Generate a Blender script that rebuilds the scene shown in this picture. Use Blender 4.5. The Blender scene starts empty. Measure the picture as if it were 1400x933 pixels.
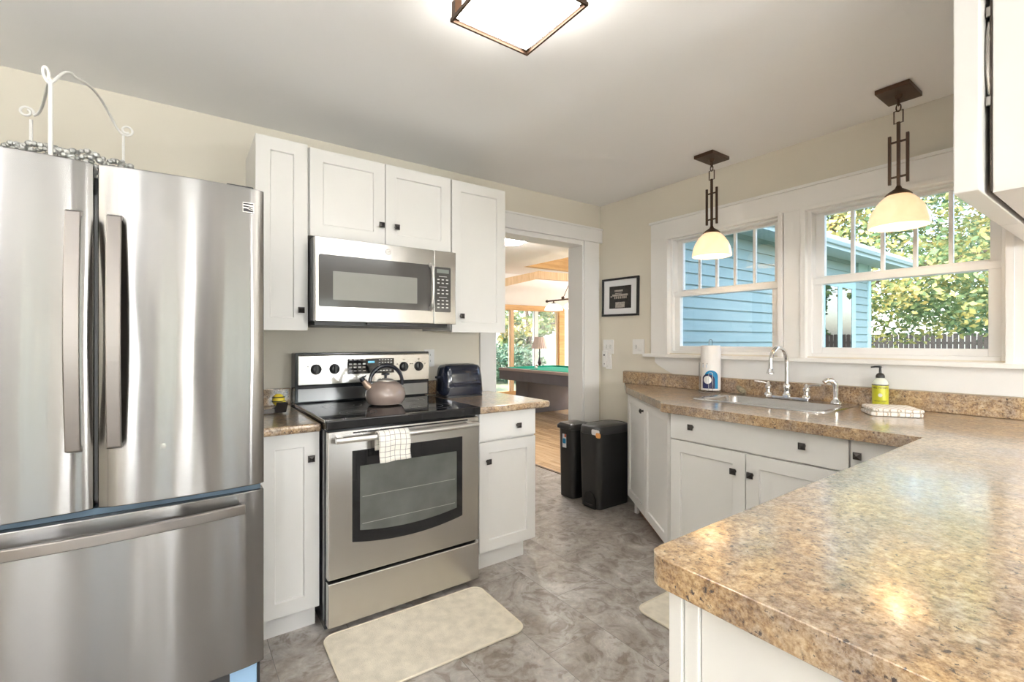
import bpy, bmesh, math, random
from mathutils import Matrix, Vector, noise
random.seed(7)
PI = math.pi
SC = bpy.context.scene
COL = SC.collection

# ------------------------------------------------------------------ camera
EYE = 1.27
cam_d = bpy.data.cameras.new('camera')
cam_d.sensor_width = 36.0
cam_d.lens = 638.5 / 1400 * 36
cam_d.clip_start = 0.02
cam_d.clip_end = 300
cam = bpy.data.objects.new('camera', cam_d)
COL.objects.link(cam)
cam.location = (0, 0, EYE)
cam.rotation_euler = (PI / 2, 0, -math.atan2(453, 638.5))
SC.camera = cam

# ------------------------------------------------------------------ world, sun, exposure
world = bpy.data.worlds.new('world')
SC.world = world
world.use_nodes = True
wn = world.node_tree
wn.nodes.clear()
w_out = wn.nodes.new('ShaderNodeOutputWorld')
w_bg = wn.nodes.new('ShaderNodeBackground')
w_sky = wn.nodes.new('ShaderNodeTexSky')
w_sky.sky_type = 'NISHITA'
w_sky.sun_disc = False
w_sky.sun_elevation = math.radians(42)
w_sky.sun_rotation = math.radians(250)
w_sky.air_density = 1.0
w_sky.dust_density = 2.5
w_sky.ozone_density = 1.0
w_bg.inputs['Strength'].default_value = 0.85
wn.links.new(w_sky.outputs[0], w_bg.inputs[0])
wn.links.new(w_bg.outputs[0], w_out.inputs[0])
sun_d = bpy.data.lights.new('sun', 'SUN')
sun_d.energy = 7.0
sun_d.angle = math.radians(1.5)
sun_d.color = (1.0, 0.95, 0.86)
sun = bpy.data.objects.new('sun', sun_d)
COL.objects.link(sun)
sun.rotation_euler = Vector((-0.75, 0.35, 0.95)).to_track_quat('Z', 'Y').to_euler()
sun.location = (-10, 5, 14)
CEIL_LAMP = 15.0       # radiance of the kitchen ceiling lamp's glass
REAR_FILL = 58.0       # added fill globes, unseen, behind the camera
GAME_LAMP = 70.0
vs = SC.view_settings
vs.view_transform = 'Standard'
vs.look = 'None'
vs.exposure = 0.8
vs.gamma = 1.0
vs.use_curve_mapping = False

# ------------------------------------------------------------------ material helpers
def new_mat(name):
    m = bpy.data.materials.new(name)
    m.use_nodes = True
    nt = m.node_tree
    return m, nt, nt.nodes['Principled BSDF']

def setp(b, **kw):
    for k, v in kw.items():
        k = {'col': 'Base Color', 'rough': 'Roughness', 'metal': 'Metallic', 'coat': 'Coat Weight', 'coat_rough': 'Coat Roughness',
             'spec': 'Specular IOR Level', 'aniso': 'Anisotropic', 'trans': 'Transmission Weight', 'sheen': 'Sheen Weight',
             'emit': 'Emission Color', 'estr': 'Emission Strength', 'aniso_rot': 'Anisotropic Rotation', 'sub': 'Subsurface Weight'}[k]
        if isinstance(v, tuple) and len(v) == 3:
            v = (*v, 1)
        b.inputs[k].default_value = v

def N(nt, t, **kw):
    n = nt.nodes.new(t)
    for k, v in kw.items():
        if k in n.inputs:
            n.inputs[k].default_value = v
        else:
            setattr(n, k, v)
    return n

def coords(nt, scale=(1, 1, 1), kind='Object', rot=(0, 0, 0)):
    tc = N(nt, 'ShaderNodeTexCoord')
    mp = N(nt, 'ShaderNodeMapping')
    mp.inputs['Scale'].default_value = scale
    mp.inputs['Rotation'].default_value = rot
    nt.links.new(tc.outputs[kind], mp.inputs[0])
    return mp.outputs[0]

def ramp(nt, fac, stops, interp='LINEAR'):
    r = N(nt, 'ShaderNodeValToRGB')
    r.color_ramp.interpolation = interp
    els = r.color_ramp.elements
    while len(els) < len(stops):
        els.new(0.5)
    for e, (p, c) in zip(els, stops):
        e.position = p
        e.color = (*c, 1)
    nt.links.new(fac, r.inputs[0])
    return r.outputs[0]

def mix(nt, fac, a, b, mode='MIX'):
    m = N(nt, 'ShaderNodeMix', data_type='RGBA', blend_type=mode)
    for s, v in ((m.inputs[0], fac), (m.inputs[6], a), (m.inputs[7], b)):
        if hasattr(v, 'is_output'):
            nt.links.new(v, s)
        else:
            s.default_value = (*v, 1) if isinstance(v, tuple) else v
    return m.outputs[2]

def bump(nt, b, h, strength=0.2, dist=0.01):
    bp = N(nt, 'ShaderNodeBump')
    bp.inputs['Strength'].default_value = strength
    bp.inputs['Distance'].default_value = dist
    nt.links.new(h, bp.inputs['Height'])
    nt.links.new(bp.outputs[0], b.inputs['Normal'])

def plain(name, col, rough=0.5, metal=0.0, var=0.03, vscale=6, bmp=0.0, bscale=200, **kw):
    m, nt, b = new_mat(name)
    setp(b, rough=rough, metal=metal, **kw)
    n = N(nt, 'ShaderNodeTexNoise', Scale=vscale, Detail=4.0)
    nt.links.new(coords(nt), n.inputs['Vector'])
    lo = tuple(max(0, c * (1 - var)) for c in col)
    hi = tuple(min(1, c * (1 + var)) for c in col)
    nt.links.new(ramp(nt, n.outputs['Fac'], [(0.3, lo), (0.7, hi)]), b.inputs['Base Color'])
    if bmp:
        n2 = N(nt, 'ShaderNodeTexNoise', Scale=bscale, Detail=2.0)
        nt.links.new(coords(nt), n2.inputs['Vector'])
        bump(nt, b, n2.outputs['Fac'], bmp, 0.002)
    return m

def emis(name, col, strength, col2=None, scale=4):
    m, nt, b = new_mat(name)
    setp(b, col=col, rough=0.3, emit=col, estr=strength)
    if col2:
        n = N(nt, 'ShaderNodeTexNoise', Scale=scale, Detail=3.0, Distortion=1.5)
        nt.links.new(coords(nt), n.inputs['Vector'])
        nt.links.new(ramp(nt, n.outputs['Fac'], [(0.35, col2), (0.65, col)]), b.inputs['Emission Color'])
    return m

ANROT = 0.25
def steel(name, col=(0.60, 0.585, 0.56), rough=0.26, aniso=0.75, wavy=0.0, brush=(2, 2, 260)):
    m, nt, b = new_mat(name)
    setp(b, col=col, metal=1.0, rough=rough, aniso=aniso, aniso_rot=ANROT)
    tg = N(nt, 'ShaderNodeTangent', direction_type='RADIAL', axis='Z')
    nt.links.new(tg.outputs[0], b.inputs['Tangent'])
    n = N(nt, 'ShaderNodeTexNoise', Scale=1.0, Detail=3.0)
    nt.links.new(coords(nt, brush), n.inputs['Vector'])
    r = N(nt, 'ShaderNodeMapRange')
    r.inputs['To Min'].default_value = rough * 0.95
    r.inputs['To Max'].default_value = rough * 1.06
    nt.links.new(n.outputs['Fac'], r.inputs[0])
    nt.links.new(r.outputs[0], b.inputs['Roughness'])
    if wavy:
        n2 = N(nt, 'ShaderNodeTexNoise', Scale=1.0, Detail=1.5)
        nt.links.new(coords(nt, (7, 7, 0.9)), n2.inputs['Vector'])
        bump(nt, b, n2.outputs['Fac'], 0.6, wavy)
    return m

def laminate(name):
    m, nt, b = new_mat(name)
    setp(b, rough=0.28, coat=1.0, coat_rough=0.12)
    b.inputs['Coat IOR'].default_value = 1.9
    v = coords(nt, (1, 1, 1))
    big = N(nt, 'ShaderNodeTexNoise', Scale=9.0, Detail=5.0, Roughness=0.6, Distortion=0.6)
    mid = N(nt, 'ShaderNodeTexNoise', Scale=46.0, Detail=7.0, Roughness=0.78)
    fine = N(nt, 'ShaderNodeTexNoise', Scale=120.0, Detail=4.0, Roughness=0.75)
    dark = N(nt, 'ShaderNodeTexNoise', Scale=85.0, Detail=4.0, Roughness=0.65, Distortion=0.2)
    for n in (big, mid, fine, dark):
        nt.links.new(v, n.inputs['Vector'])
    c1 = ramp(nt, mid.outputs['Fac'], [(0.34, (0.05, 0.028, 0.018)), (0.43, (0.21, 0.11, 0.045)), (0.51, (0.42, 0.28, 0.14)), (0.60, (0.66, 0.54, 0.38))])
    c2 = ramp(nt, fine.outputs['Fac'], [(0.36, (0.06, 0.045, 0.04)), (0.47, (0.40, 0.30, 0.19)), (0.60, (0.70, 0.62, 0.50))])
    c3 = mix(nt, 0.42, c1, c2)
    tint = ramp(nt, big.outputs['Fac'], [(0.38, (0.66, 0.645, 0.70)), (0.62, (0.97, 0.86, 0.69))])
    c4 = mix(nt, 1.0, c3, tint, 'MULTIPLY')
    dm = ramp(nt, dark.outputs['Fac'], [(0.60, (0, 0, 0)), (0.66, (1, 1, 1))])
    c5 = mix(nt, dm, c4, (0.035, 0.022, 0.02))
    nt.links.new(c5, b.inputs['Base Color'])
    return m

def floor_vinyl():
    m, nt, b = new_mat('slate_vinyl_tile')
    setp(b, rough=0.32)
    v = coords(nt, kind='Object')
    br = N(nt, 'ShaderNodeTexBrick', offset=0.5, squash=1.0)
    br.inputs['Scale'].default_value = 1.0
    br.inputs['Mortar Size'].default_value = 0.0016
    br.inputs['Mortar Smooth'].default_value = 0.6
    br.inputs['Brick Width'].default_value = 0.61
    br.inputs['Row Height'].default_value = 0.305
    br.inputs['Color1'].default_value = (0.0, 0.0, 0.0, 1)
    br.inputs['Color2'].default_value = (1, 1, 1, 1)
    br.inputs['Mortar'].default_value = (0.5, 0.5, 0.5, 1)
    mp = N(nt, 'ShaderNodeMapping')
    mp.inputs['Rotation'].default_value = (0, 0, PI / 2)
    nt.links.new(v, mp.inputs[0])
    nt.links.new(mp.outputs[0], br.inputs['Vector'])
    # each tile gets its own offset of the stone figure
    off = N(nt, 'ShaderNodeVectorMath', operation='MULTIPLY_ADD')
    nt.links.new(br.outputs['Color'], off.inputs[0])
    off.inputs[1].default_value = (3.1, 5.3, 2.2)
    nt.links.new(v, off.inputs[2])
    n1 = N(nt, 'ShaderNodeTexNoise', Scale=2.6, Detail=7.0, Roughness=0.62, Distortion=1.6)
    n2 = N(nt, 'ShaderNodeTexNoise', Scale=7.0, Detail=6.0, Roughness=0.6, Distortion=2.4)
    n3 = N(nt, 'ShaderNodeTexNoise', Scale=38.0, Detail=4.0, Roughness=0.7)
    for n in (n1, n2, n3):
        nt.links.new(off.outputs[0], n.inputs['Vector'])
    c1 = ramp(nt, n1.outputs['Fac'], [(0.28, (0.17, 0.135, 0.108)), (0.44, (0.27, 0.235, 0.20)), (0.56, (0.37, 0.34, 0.315)), (0.72, (0.50, 0.475, 0.45))])
    c2 = ramp(nt, n2.outputs['Fac'], [(0.38, (0.60, 0.54, 0.48)), (0.47, (1.0, 1.0, 1.0)), (0.53, (1.0, 1.0, 1.0)), (0.60, (1.22, 1.2, 1.18)), (0.66, (0.92, 0.92, 0.93))])
    c3 = mix(nt, 1.0, c1, c2, 'MULTIPLY')
    c4 = mix(nt, 0.16, c3, ramp(nt, n3.outputs['Fac'], [(0.3, (0.12, 0.11, 0.10)), (0.7, (0.62, 0.60, 0.57))]))
    c5 = mix(nt, br.outputs['Fac'], c4, (0.15, 0.14, 0.13))
    nt.links.new(c5, b.inputs['Base Color'])
    bump(nt, b, n3.outputs['Fac'], 0.12, 0.003)
    return m

def wood(name, a, c, rough=0.4, scale=(1.2, 14, 14), plank=None, **kw):
    m, nt, b = new_mat(name)
    setp(b, rough=rough, **kw)
    n = N(nt, 'ShaderNodeTexNoise', Scale=1.5, Detail=6.0, Roughness=0.6, Distortion=0.8)
    nt.links.new(coords(nt, scale), n.inputs['Vector'])
    col = ramp(nt, n.outputs['Fac'], [(0.3, a), (0.7, c)])
    if plank:
        br = N(nt, 'ShaderNodeTexBrick', offset=0.37)
        br.inputs['Scale'].default_value = 1
        br.inputs['Mortar Size'].default_value = 0.0015
        br.inputs['Brick Width'].default_value = plank[0]
        br.inputs['Row Height'].default_value = plank[1]
        br.inputs['Color1'].default_value = (0.8, 0.8, 0.8, 1)
        br.inputs['Color2'].default_value = (1.1, 1.1, 1.1, 1)
        br.inputs['Mortar'].default_value = (0.4, 0.35, 0.3, 1)
        nt.links.new(coords(nt, rot=(0, 0, plank[2])), br.inputs['Vector'])
        col = mix(nt, 1.0, col, br.outputs['Color'], 'MULTIPLY')
    nt.links.new(col, b.inputs['Base Color'])
    return m

def glass_mat(name, tint=(1, 1, 1), ior=1.45):
    m = bpy.data.materials.new(name)
    m.use_nodes = True
    nt = m.node_tree
    nt.nodes.clear()
    out = N(nt, 'ShaderNodeOutputMaterial')
    tr = N(nt, 'ShaderNodeBsdfTransparent')
    tr.inputs[0].default_value = (*tint, 1)
    gl = N(nt, 'ShaderNodeBsdfGlossy')
    gl.inputs['Roughness'].default_value = 0.01
    fr = N(nt, 'ShaderNodeFresnel')
    fr.inputs[0].default_value = ior
    mx = N(nt, 'ShaderNodeMixShader')
    nt.links.new(fr.outputs[0], mx.inputs[0])
    nt.links.new(tr.outputs[0], mx.inputs[1])
    nt.links.new(gl.outputs[0], mx.inputs[2])
    nt.links.new(mx.outputs[0], out.inputs[0])
    return m

def checked(name, base, line, sx, width=0.12, rough=0.9, axes=('X', 'Z'), thin=None):
    m, nt, b = new_mat(name)
    setp(b, rough=rough, sheen=0.2)
    v = coords(nt)
    sp = N(nt, 'ShaderNodeSeparateXYZ')
    nt.links.new(v, sp.inputs[0])
    col = base
    first = True
    for ax in axes:
        mu = N(nt, 'ShaderNodeMath', operation='MULTIPLY')
        nt.links.new(sp.outputs[ax], mu.inputs[0])
        mu.inputs[1].default_value = sx
        ff = N(nt, 'ShaderNodeMath', operation='FRACT')
        nt.links.new(mu.outputs[0], ff.inputs[0])
        lt = N(nt, 'ShaderNodeMath', operation='LESS_THAN')
        nt.links.new(ff.outputs[0], lt.inputs[0])
        lt.inputs[1].default_value = width
        col = mix(nt, lt.outputs[0], col, line)
    nt.links.new(col, b.inputs['Base Color'])
    n2 = N(nt, 'ShaderNodeTexNoise', Scale=260.0, Detail=2.0)
    nt.links.new(v, n2.inputs['Vector'])
    bump(nt, b, n2.outputs['Fac'], 0.6, 0.004)
    return m

def leaf_mat(name, stops, trans=0.25):
    m, nt, b = new_mat(name)
    setp(b, rough=0.6)
    n = N(nt, 'ShaderNodeTexNoise', Scale=0.9, Detail=3.0)
    n2 = N(nt, 'ShaderNodeTexNoise', Scale=9.0, Detail=2.0)
    v = coords(nt)
    nt.links.new(v, n.inputs['Vector'])
    nt.links.new(v, n2.inputs['Vector'])
    ad = N(nt, 'ShaderNodeMath', operation='MULTIPLY_ADD')
    nt.links.new(n2.outputs['Fac'], ad.inputs[0])
    ad.inputs[1].default_value = 0.6
    sb = N(nt, 'ShaderNodeMath', operation='MULTIPLY_ADD')
    nt.links.new(n.outputs['Fac'], sb.inputs[0])
    sb.inputs[1].default_value = 1.4
    sb.inputs[2].default_value = -0.5
    nt.links.new(sb.outputs[0], ad.inputs[2])
    c = ramp(nt, ad.outputs[0], stops)
    nt.links.new(c, b.inputs['Base Color'])
    tl = N(nt, 'ShaderNodeBsdfTranslucent')
    nt.links.new(c, tl.inputs[0])
    mx = N(nt, 'ShaderNodeMixShader')
    mx.inputs[0].default_value = trans
    nt.links.new(b.outputs[0], mx.inputs[1])
    nt.links.new(tl.outputs[0], mx.inputs[2])
    nt.links.new(mx.outputs[0], nt.nodes['Material Output'].inputs[0])
    return m

# ------------------------------------------------------------------ materials
CAB = plain('white_cabinet_paint', (0.74, 0.73, 0.705), 0.38, var=0.012)
CABIN = plain('cabinet_carcass', (0.78, 0.77, 0.74), 0.45, var=0.015)
TRIM = plain('white_trim_paint', (0.83, 0.82, 0.80), 0.4, var=0.012)
VINYL = plain('white_vinyl_sash', (0.84, 0.84, 0.83), 0.35, var=0.01)
WALLM = plain('beige_wall_paint', (0.715, 0.67, 0.575), 0.75, var=0.02, vscale=2, bmp=0.12, bscale=260)
CEILM = plain('white_ceiling_paint', (0.90, 0.895, 0.89), 0.85, var=0.012, vscale=1.5, bmp=0.1, bscale=160)
WHITEWALL = plain('white_wall_paint', (0.84, 0.82, 0.80), 0.8, var=0.015)
STEEL = steel('brushed_steel')
FSTEEL = steel('fridge_door_steel', (0.265, 0.258, 0.25), 0.20, 1.0, wavy=0.008)
SATIN = steel('satin_handle_metal', (0.62, 0.60, 0.58), 0.34, 0.4)
FHANDLE = steel('fridge_handle_steel', (0.23, 0.21, 0.195), 0.33, 0.6)
SINKM = steel('sink_steel', (0.62, 0.61, 0.60), 0.24, 0.2)
CHROME = plain('polished_chrome', (0.80, 0.80, 0.80), 0.07, 1.0, var=0.01)
KNOBM = plain('dark_pewter', (0.055, 0.05, 0.047), 0.35, 0.8, var=0.1)
BRONZE = plain('oil_rubbed_bronze', (0.075, 0.043, 0.026), 0.42, 0.7, var=0.15)
BLACKG = plain('black_glass', (0.012, 0.012, 0.013), 0.05, var=0.05)
BLACKE = plain('black_enamel', (0.016, 0.017, 0.02), 0.16, var=0.05)
BLACKP = plain('black_plastic', (0.014, 0.014, 0.014), 0.38, var=0.08, bmp=0.15, bscale=400)
LIDP = plain('dark_grey_plastic', (0.035, 0.035, 0.036), 0.32, var=0.06)
DKGREY = plain('dark_grey_enamel', (0.05, 0.05, 0.052), 0.4, var=0.05)
MWGLASS = plain('smoked_grey_glass', (0.075, 0.072, 0.068), 0.08, var=0.03)
MWSCREEN = plain('oven_screen_glass', (0.26, 0.26, 0.24), 0.12, var=0.03)
OVSCREEN = plain('oven_pane_glass', (0.10, 0.105, 0.095), 0.07, var=0.2, vscale=9)
WHITEP = plain('white_plastic', (0.82, 0.81, 0.79), 0.3, var=0.01)
MARK = plain('pale_print', (0.62, 0.62, 0.60), 0.5, var=0.02)
INK = plain('dark_print', (0.03, 0.03, 0.035), 0.6, var=0.02)
LAM = laminate('granite_look_laminate')
VFLOOR = floor_vinyl()
OAK = wood('light_oak_floor', (0.44, 0.28, 0.15), (0.62, 0.44, 0.27), 0.22, (14, 1.2, 14), plank=(1.4, 0.08, PI / 2))
PINE = wood('orange_pine', (0.50, 0.27, 0.09), (0.72, 0.45, 0.19), 0.5)
PINEV = wood('pale_pine_frame', (0.55, 0.36, 0.19), (0.72, 0.52, 0.32), 0.5, (14, 14, 1.2))
REDWOOD = wood('red_brown_wood', (0.22, 0.09, 0.05), (0.32, 0.14, 0.07), 0.6, (14, 14, 1.5))
GLASS = glass_mat('window_glass')
SIDING = plain('teal_siding_paint', (0.155, 0.232, 0.238), 0.6, var=0.05, vscale=3)
TEALTRIM = plain('pale_teal_trim_paint', (0.24, 0.38, 0.41), 0.6, var=0.03)
SOFFIT = plain('pale_blue_soffit_paint', (0.30, 0.40, 0.46), 0.7, var=0.02)
ROOFM = plain('grey_shingle', (0.16, 0.16, 0.17), 0.9, var=0.3, vscale=20)
FENCEM = wood('weathered_fence_wood', (0.018, 0.017, 0.016), (0.045, 0.04, 0.036), 0.8, (8, 8, 1.5))
BARK = plain('tree_bark', (0.10, 0.075, 0.055), 0.9, var=0.3, vscale=12)
LEAF_Y = leaf_mat('yellow_green_leaves', [(0.2, (0.04, 0.10, 0.045)), (0.45, (0.12, 0.20, 0.08)), (0.62, (0.36, 0.35, 0.11)), (0.85, (0.62, 0.42, 0.14))])
LEAF_G = leaf_mat('green_leaves', [(0.2, (0.02, 0.07, 0.02)), (0.5, (0.07, 0.16, 0.05)), (0.75, (0.18, 0.28, 0.07)), (0.9, (0.30, 0.36, 0.10))])
LEAF_B = leaf_mat('blue_green_leaves', [(0.2, (0.02, 0.06, 0.035)), (0.55, (0.06, 0.14, 0.08)), (0.85, (0.18, 0.27, 0.17))])
GRASS = plain('lawn_grass', (0.15, 0.18, 0.10), 0.9, var=0.35, vscale=3)
TENT = plain('white_canopy_cloth', (0.85, 0.84, 0.83), 0.8)
MATM = plain('cream_woven_mat', (0.68, 0.62, 0.51), 0.95, var=0.12, vscale=18, bmp=1.0, bscale=240)
MATB = plain('cream_mat_binding', (0.72, 0.65, 0.52), 0.9, var=0.04)
KETTLE = plain('taupe_enamel', (0.30, 0.235, 0.205), 0.08, var=0.05, coat=0.5)
KSPOUT = plain('tan_metal', (0.45, 0.33, 0.25), 0.25, 0.4)
NAVYP = plain('dark_navy_plastic', (0.012, 0.014, 0.022), 0.14, var=0.1)
TOASTM = plain('blue_black_enamel', (0.010, 0.014, 0.028), 0.09, var=0.1, coat=0.5)
FELT = plain('green_pool_felt', (0.005, 0.30, 0.20), 0.95, var=0.04)
SLATE = plain('charcoal_table_wood', (0.10, 0.095, 0.11), 0.4, var=0.08)
TAUPEW = plain('taupe_table_rail', (0.30, 0.24, 0.22), 0.35, var=0.06)
MAUVE = plain('mauve_upholstery', (0.30, 0.20, 0.21), 0.9, var=0.05)
IVORY = plain('ivory_resin', (0.85, 0.83, 0.78), 0.12)
YELLOWP = plain('yellow_resin', (0.75, 0.60, 0.04), 0.35, var=0.1)
WROUGHT = plain('white_painted_iron', (0.82, 0.81, 0.78), 0.4, var=0.05)
SILVER = plain('crusted_silver', (0.42, 0.42, 0.40), 0.4, 0.5, var=0.35, vscale=70, bmp=1.0, bscale=150)
PAPER = plain('white_paper_towel', (0.84, 0.82, 0.80), 0.95, var=0.02, bmp=0.5, bscale=130)
BLUEP = plain('bright_blue_print', (0.0, 0.22, 0.46), 0.5)
NAVYINK = plain('navy_print', (0.012, 0.015, 0.07), 0.5)
ORANGEP = plain('orange_print', (0.75, 0.34, 0.10), 0.5)
SOAPL = plain('yellow_green_label', (0.50, 0.50, 0.03), 0.3, var=0.05)
SOAPB = plain('clear_soap_bottle', (0.66, 0.70, 0.62), 0.08, var=0.02)
FILM = plain('light_blue_film', (0.35, 0.55, 0.78), 0.3)
CLOTH_A = checked('checked_dish_towel', (0.80, 0.77, 0.70), (0.22, 0.20, 0.19), 42, 0.09)
CLOTH_B = checked('striped_dish_towel', (0.82, 0.79, 0.74), (0.50, 0.40, 0.30), 44, 0.14, axes=('X', 'Y'))
CURT = plain('pleated_lamp_cloth', (0.72, 0.60, 0.56), 0.9)
LAMPW = emis('ceiling_lamp_glass', (1.0, 0.97, 0.92), CEIL_LAMP, (0.9, 0.86, 0.79), 6)
REAR_GLOW = emis('rear_fill_glow', (0.965, 0.982, 1.0), REAR_FILL)  # glow of the added globes behind the camera
GAMEW = emis('game_room_lamp_glass', (1.0, 0.97, 0.92), GAME_LAMP)
PSHADE = emis('cream_alabaster_glass', (1.0, 0.76, 0.47), 0.50, (1.0, 0.64, 0.34), 9)
setp(PSHADE.node_tree.nodes['Principled BSDF'], col=(0.80, 0.62, 0.40), rough=0.25)
BULB = emis('warm_bulb', (1.0, 0.83, 0.58), 30.0)
BSHADE = emis('white_billiard_shade_glass', (1.0, 0.96, 0.88), 0.9)
LCD = emis('blue_display', (0.10, 0.40, 0.60), 0.35)
LCDG = plain('grey_display', (0.22, 0.24, 0.22), 0.15)
PHOTO_D = plain('dark_photo_print', (0.02, 0.018, 0.017), 0.4, var=0.6, vscale=30)
PHOTO_L = plain('pale_photo_print', (0.42, 0.38, 0.34), 0.4, var=0.3, vscale=60)
MATBD = plain('white_mat_board', (0.82, 0.82, 0.83), 0.8, var=0.01)
BRASS = plain('dark_steel_hinge', (0.30, 0.28, 0.26), 0.25, 1.0)

# ------------------------------------------------------------------ mesh builder
class MB:
    def __init__(self, m=None):
        self.bm = bmesh.new()
        self.m = m or Matrix.Identity(4)
    def v(self, p):
        return self.bm.verts.new(self.m @ Vector(p))
    def face(self, pts):
        return self.bm.faces.new([self.v(p) for p in pts])
    def box(self, x0, x1, y0, y1, z0, z1):
        V = [self.v((x, y, z)) for x in (x0, x1) for y in (y0, y1) for z in (z0, z1)]
        for f in ((0, 1, 3, 2), (4, 6, 7, 5), (0, 4, 5, 1), (2, 3, 7, 6), (0, 2, 6, 4), (1, 5, 7, 3)):
            self.bm.faces.new([V[i] for i in f])
        return self
    def prism(self, poly, a, b, axis='z'):
        def P(p, h):
            return {'z': (p[0], p[1], h), 'y': (p[0], h, p[1]), 'x': (h, p[0], p[1])}[axis]
        A = [self.v(P(p, a)) for p in poly]
        B = [self.v(P(p, b)) for p in poly]
        n = len(poly)
        self.bm.faces.new(A[::-1]); self.bm.faces.new(B)
        for i in range(n):
            self.bm.faces.new((A[i], A[(i + 1) % n], B[(i + 1) % n], B[i]))
        return self
    def rings(self, rings, cap=True, closed=False):
        R = [[self.v(p) for p in r] for r in rings]
        n = len(R[0])
        k = len(R)
        for i in range(k if closed else k - 1):
            for j in range(n):
                a, b = R[i], R[(i + 1) % k]
                self.bm.faces.new((a[j], a[(j + 1) % n], b[(j + 1) % n], b[j]))
        if cap and not closed:
            self.bm.faces.new(R[0][::-1]); self.bm.faces.new(R[-1])
        return self
    def lathe(self, prof, c=(0, 0, 0), seg=28, axis='z', cap=True):
        rings = []
        for r, h in prof:
            r = max(r, 1e-4)
            ring = []
            for j in range(seg):
                t = 2 * PI * j / seg
                u, w = r * math.cos(t), r * math.sin(t)
                p = {'z': (u, w, h), 'y': (u, h, w), 'x': (h, u, w)}[axis]
                ring.append((c[0] + p[0], c[1] + p[1], c[2] + p[2]))
            rings.append(ring)
        return self.rings(rings, cap)
    def tube(self, pts, r, seg=10, closed=False, flat=None, up=(0, 0, 1)):
        pts = [Vector(p) for p in pts]
        n = len(pts)
        rings = []
        prev = None
        for i, p in enumerate(pts):
            if closed:
                d = pts[(i + 1) % n] - pts[i - 1]
            else:
                d = pts[min(i + 1, n - 1)] - pts[max(i - 1, 0)]
            d.normalize()
            u = prev if prev is not None else Vector(up)
            s = d.cross(u)
            if s.length < 1e-3:
                s = d.cross(Vector((1, 0, 0)))
                if s.length < 1e-3:
                    s = d.cross(Vector((0, 1, 0)))
            s.normalize()
            w = s.cross(d).normalized()
            prev = w
            rr = r[i] if isinstance(r, (list, tuple)) else r
            fu, fw = flat if flat else (1, 1)
            ring = []
            for j in range(seg):
                t = 2 * PI * j / seg + (PI / seg if seg == 4 else 0)
                ring.append(p + s * (rr * fu * math.cos(t)) + w * (rr * fw * math.sin(t)))
            rings.append(ring)
        return self.rings(rings, True, closed)
    def sphere(self, c, r, seg=16, sq=(1, 1, 1)):
        rows = max(6, seg // 2)
        rings = []
        for i in range(1, rows):
            a = PI * i / rows - PI / 2
            rings.append([(c[0] + r * sq[0] * math.cos(a) * math.cos(2 * PI * j / seg), c[1] + r * sq[1] * math.cos(a) * math.sin(2 * PI * j / seg), c[2] + r * sq[2] * math.sin(a)) for j in range(seg)])
        return self.rings(rings)
    def rbox(self, x0, x1, y0, y1, z0, z1, r=0.02, seg=5, taper=0.0):
        def rr(h):
            t = taper * h
            pts = []
            for cx, cy, a0 in ((x1 - r, y1 - r, 0), (x0 + r, y1 - r, PI / 2), (x0 + r, y0 + r, PI), (x1 - r, y0 + r, 1.5 * PI)):
                for k in range(seg + 1):
                    a = a0 + PI / 2 * k / seg
                    pts.append((cx + r * math.cos(a), cy + r * math.sin(a)))
            mx, my = (x0 + x1) / 2, (y0 + y1) / 2
            return [(mx + (p[0] - mx) * (1 + t), my + (p[1] - my) * (1 + t)) for p in pts]
        A, B = rr(0), rr(1)
        return self.rings([[(*p, z0) for p in A], [(*p, z1) for p in B]])

WM = {}
def obj(name, mb, mat, parent=None, smooth=False, bevel=0.0, bseg=2, base=False):
    bm = mb.bm
    bmesh.ops.recalc_face_normals(bm, faces=bm.faces)
    bm.verts.ensure_lookup_table()
    xs = [v.co.x for v in bm.verts]; ys = [v.co.y for v in bm.verts]; zs = [v.co.z for v in bm.verts]
    c = Vector(((min(xs) + max(xs)) / 2, (min(ys) + max(ys)) / 2, min(zs) if parent is None else (min(zs) + max(zs)) / 2))
    bmesh.ops.translate(bm, verts=bm.verts, vec=-c)
    me = bpy.data.meshes.new(name)
    bm.to_mesh(me)
    bm.free()
    me.materials.append(mat)
    if smooth:
        for p in me.polygons:
            p.use_smooth = True
        try:
            me.set_sharp_from_angle(angle=math.radians(38))
        except Exception:
            pass
    o = bpy.data.objects.new(name, me)
    COL.objects.link(o)
    o.location = c
    WM[o] = Matrix.Translation(c)
    if parent is not None:
        o.parent = parent
        o.matrix_parent_inverse = WM[parent].inverted()
    if bevel:
        md = o.modifiers.new('bevel', 'BEVEL')
        md.width = bevel
        md.segments = bseg
        md.limit_method = 'ANGLE'
        md.angle_limit = math.radians(40)
    return o

def obj2(name, mb, mat, mb2, mat2, parent, **kw):
    n0 = len(mb.bm.faces)
    tmp = bpy.data.meshes.new('tmp')
    mb2.bm.to_mesh(tmp); mb2.bm.free()
    mb.bm.from_mesh(tmp)
    bpy.data.meshes.remove(tmp)
    for i, f in enumerate(mb.bm.faces):
        if i >= n0:
            f.material_index = 1
    o = obj(name, mb, mat, parent, **kw)
    o.data.materials.append(mat2)
    return o

def tag(o, label, cat, group=None, kind=None):
    if label: o['label'] = label
    if cat: o['category'] = cat
    if group: o['group'] = group
    if kind: o['kind'] = kind
    return o

def thing(name, label, cat, loc=(0, 0, 0), group=None, kind=None):
    o = bpy.data.objects.new(name, None)
    COL.objects.link(o)
    o.empty_display_size = 0.1
    o.location = loc
    WM[o] = Matrix.Translation(Vector(loc))
    return tag(o, label, cat, group, kind)

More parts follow.
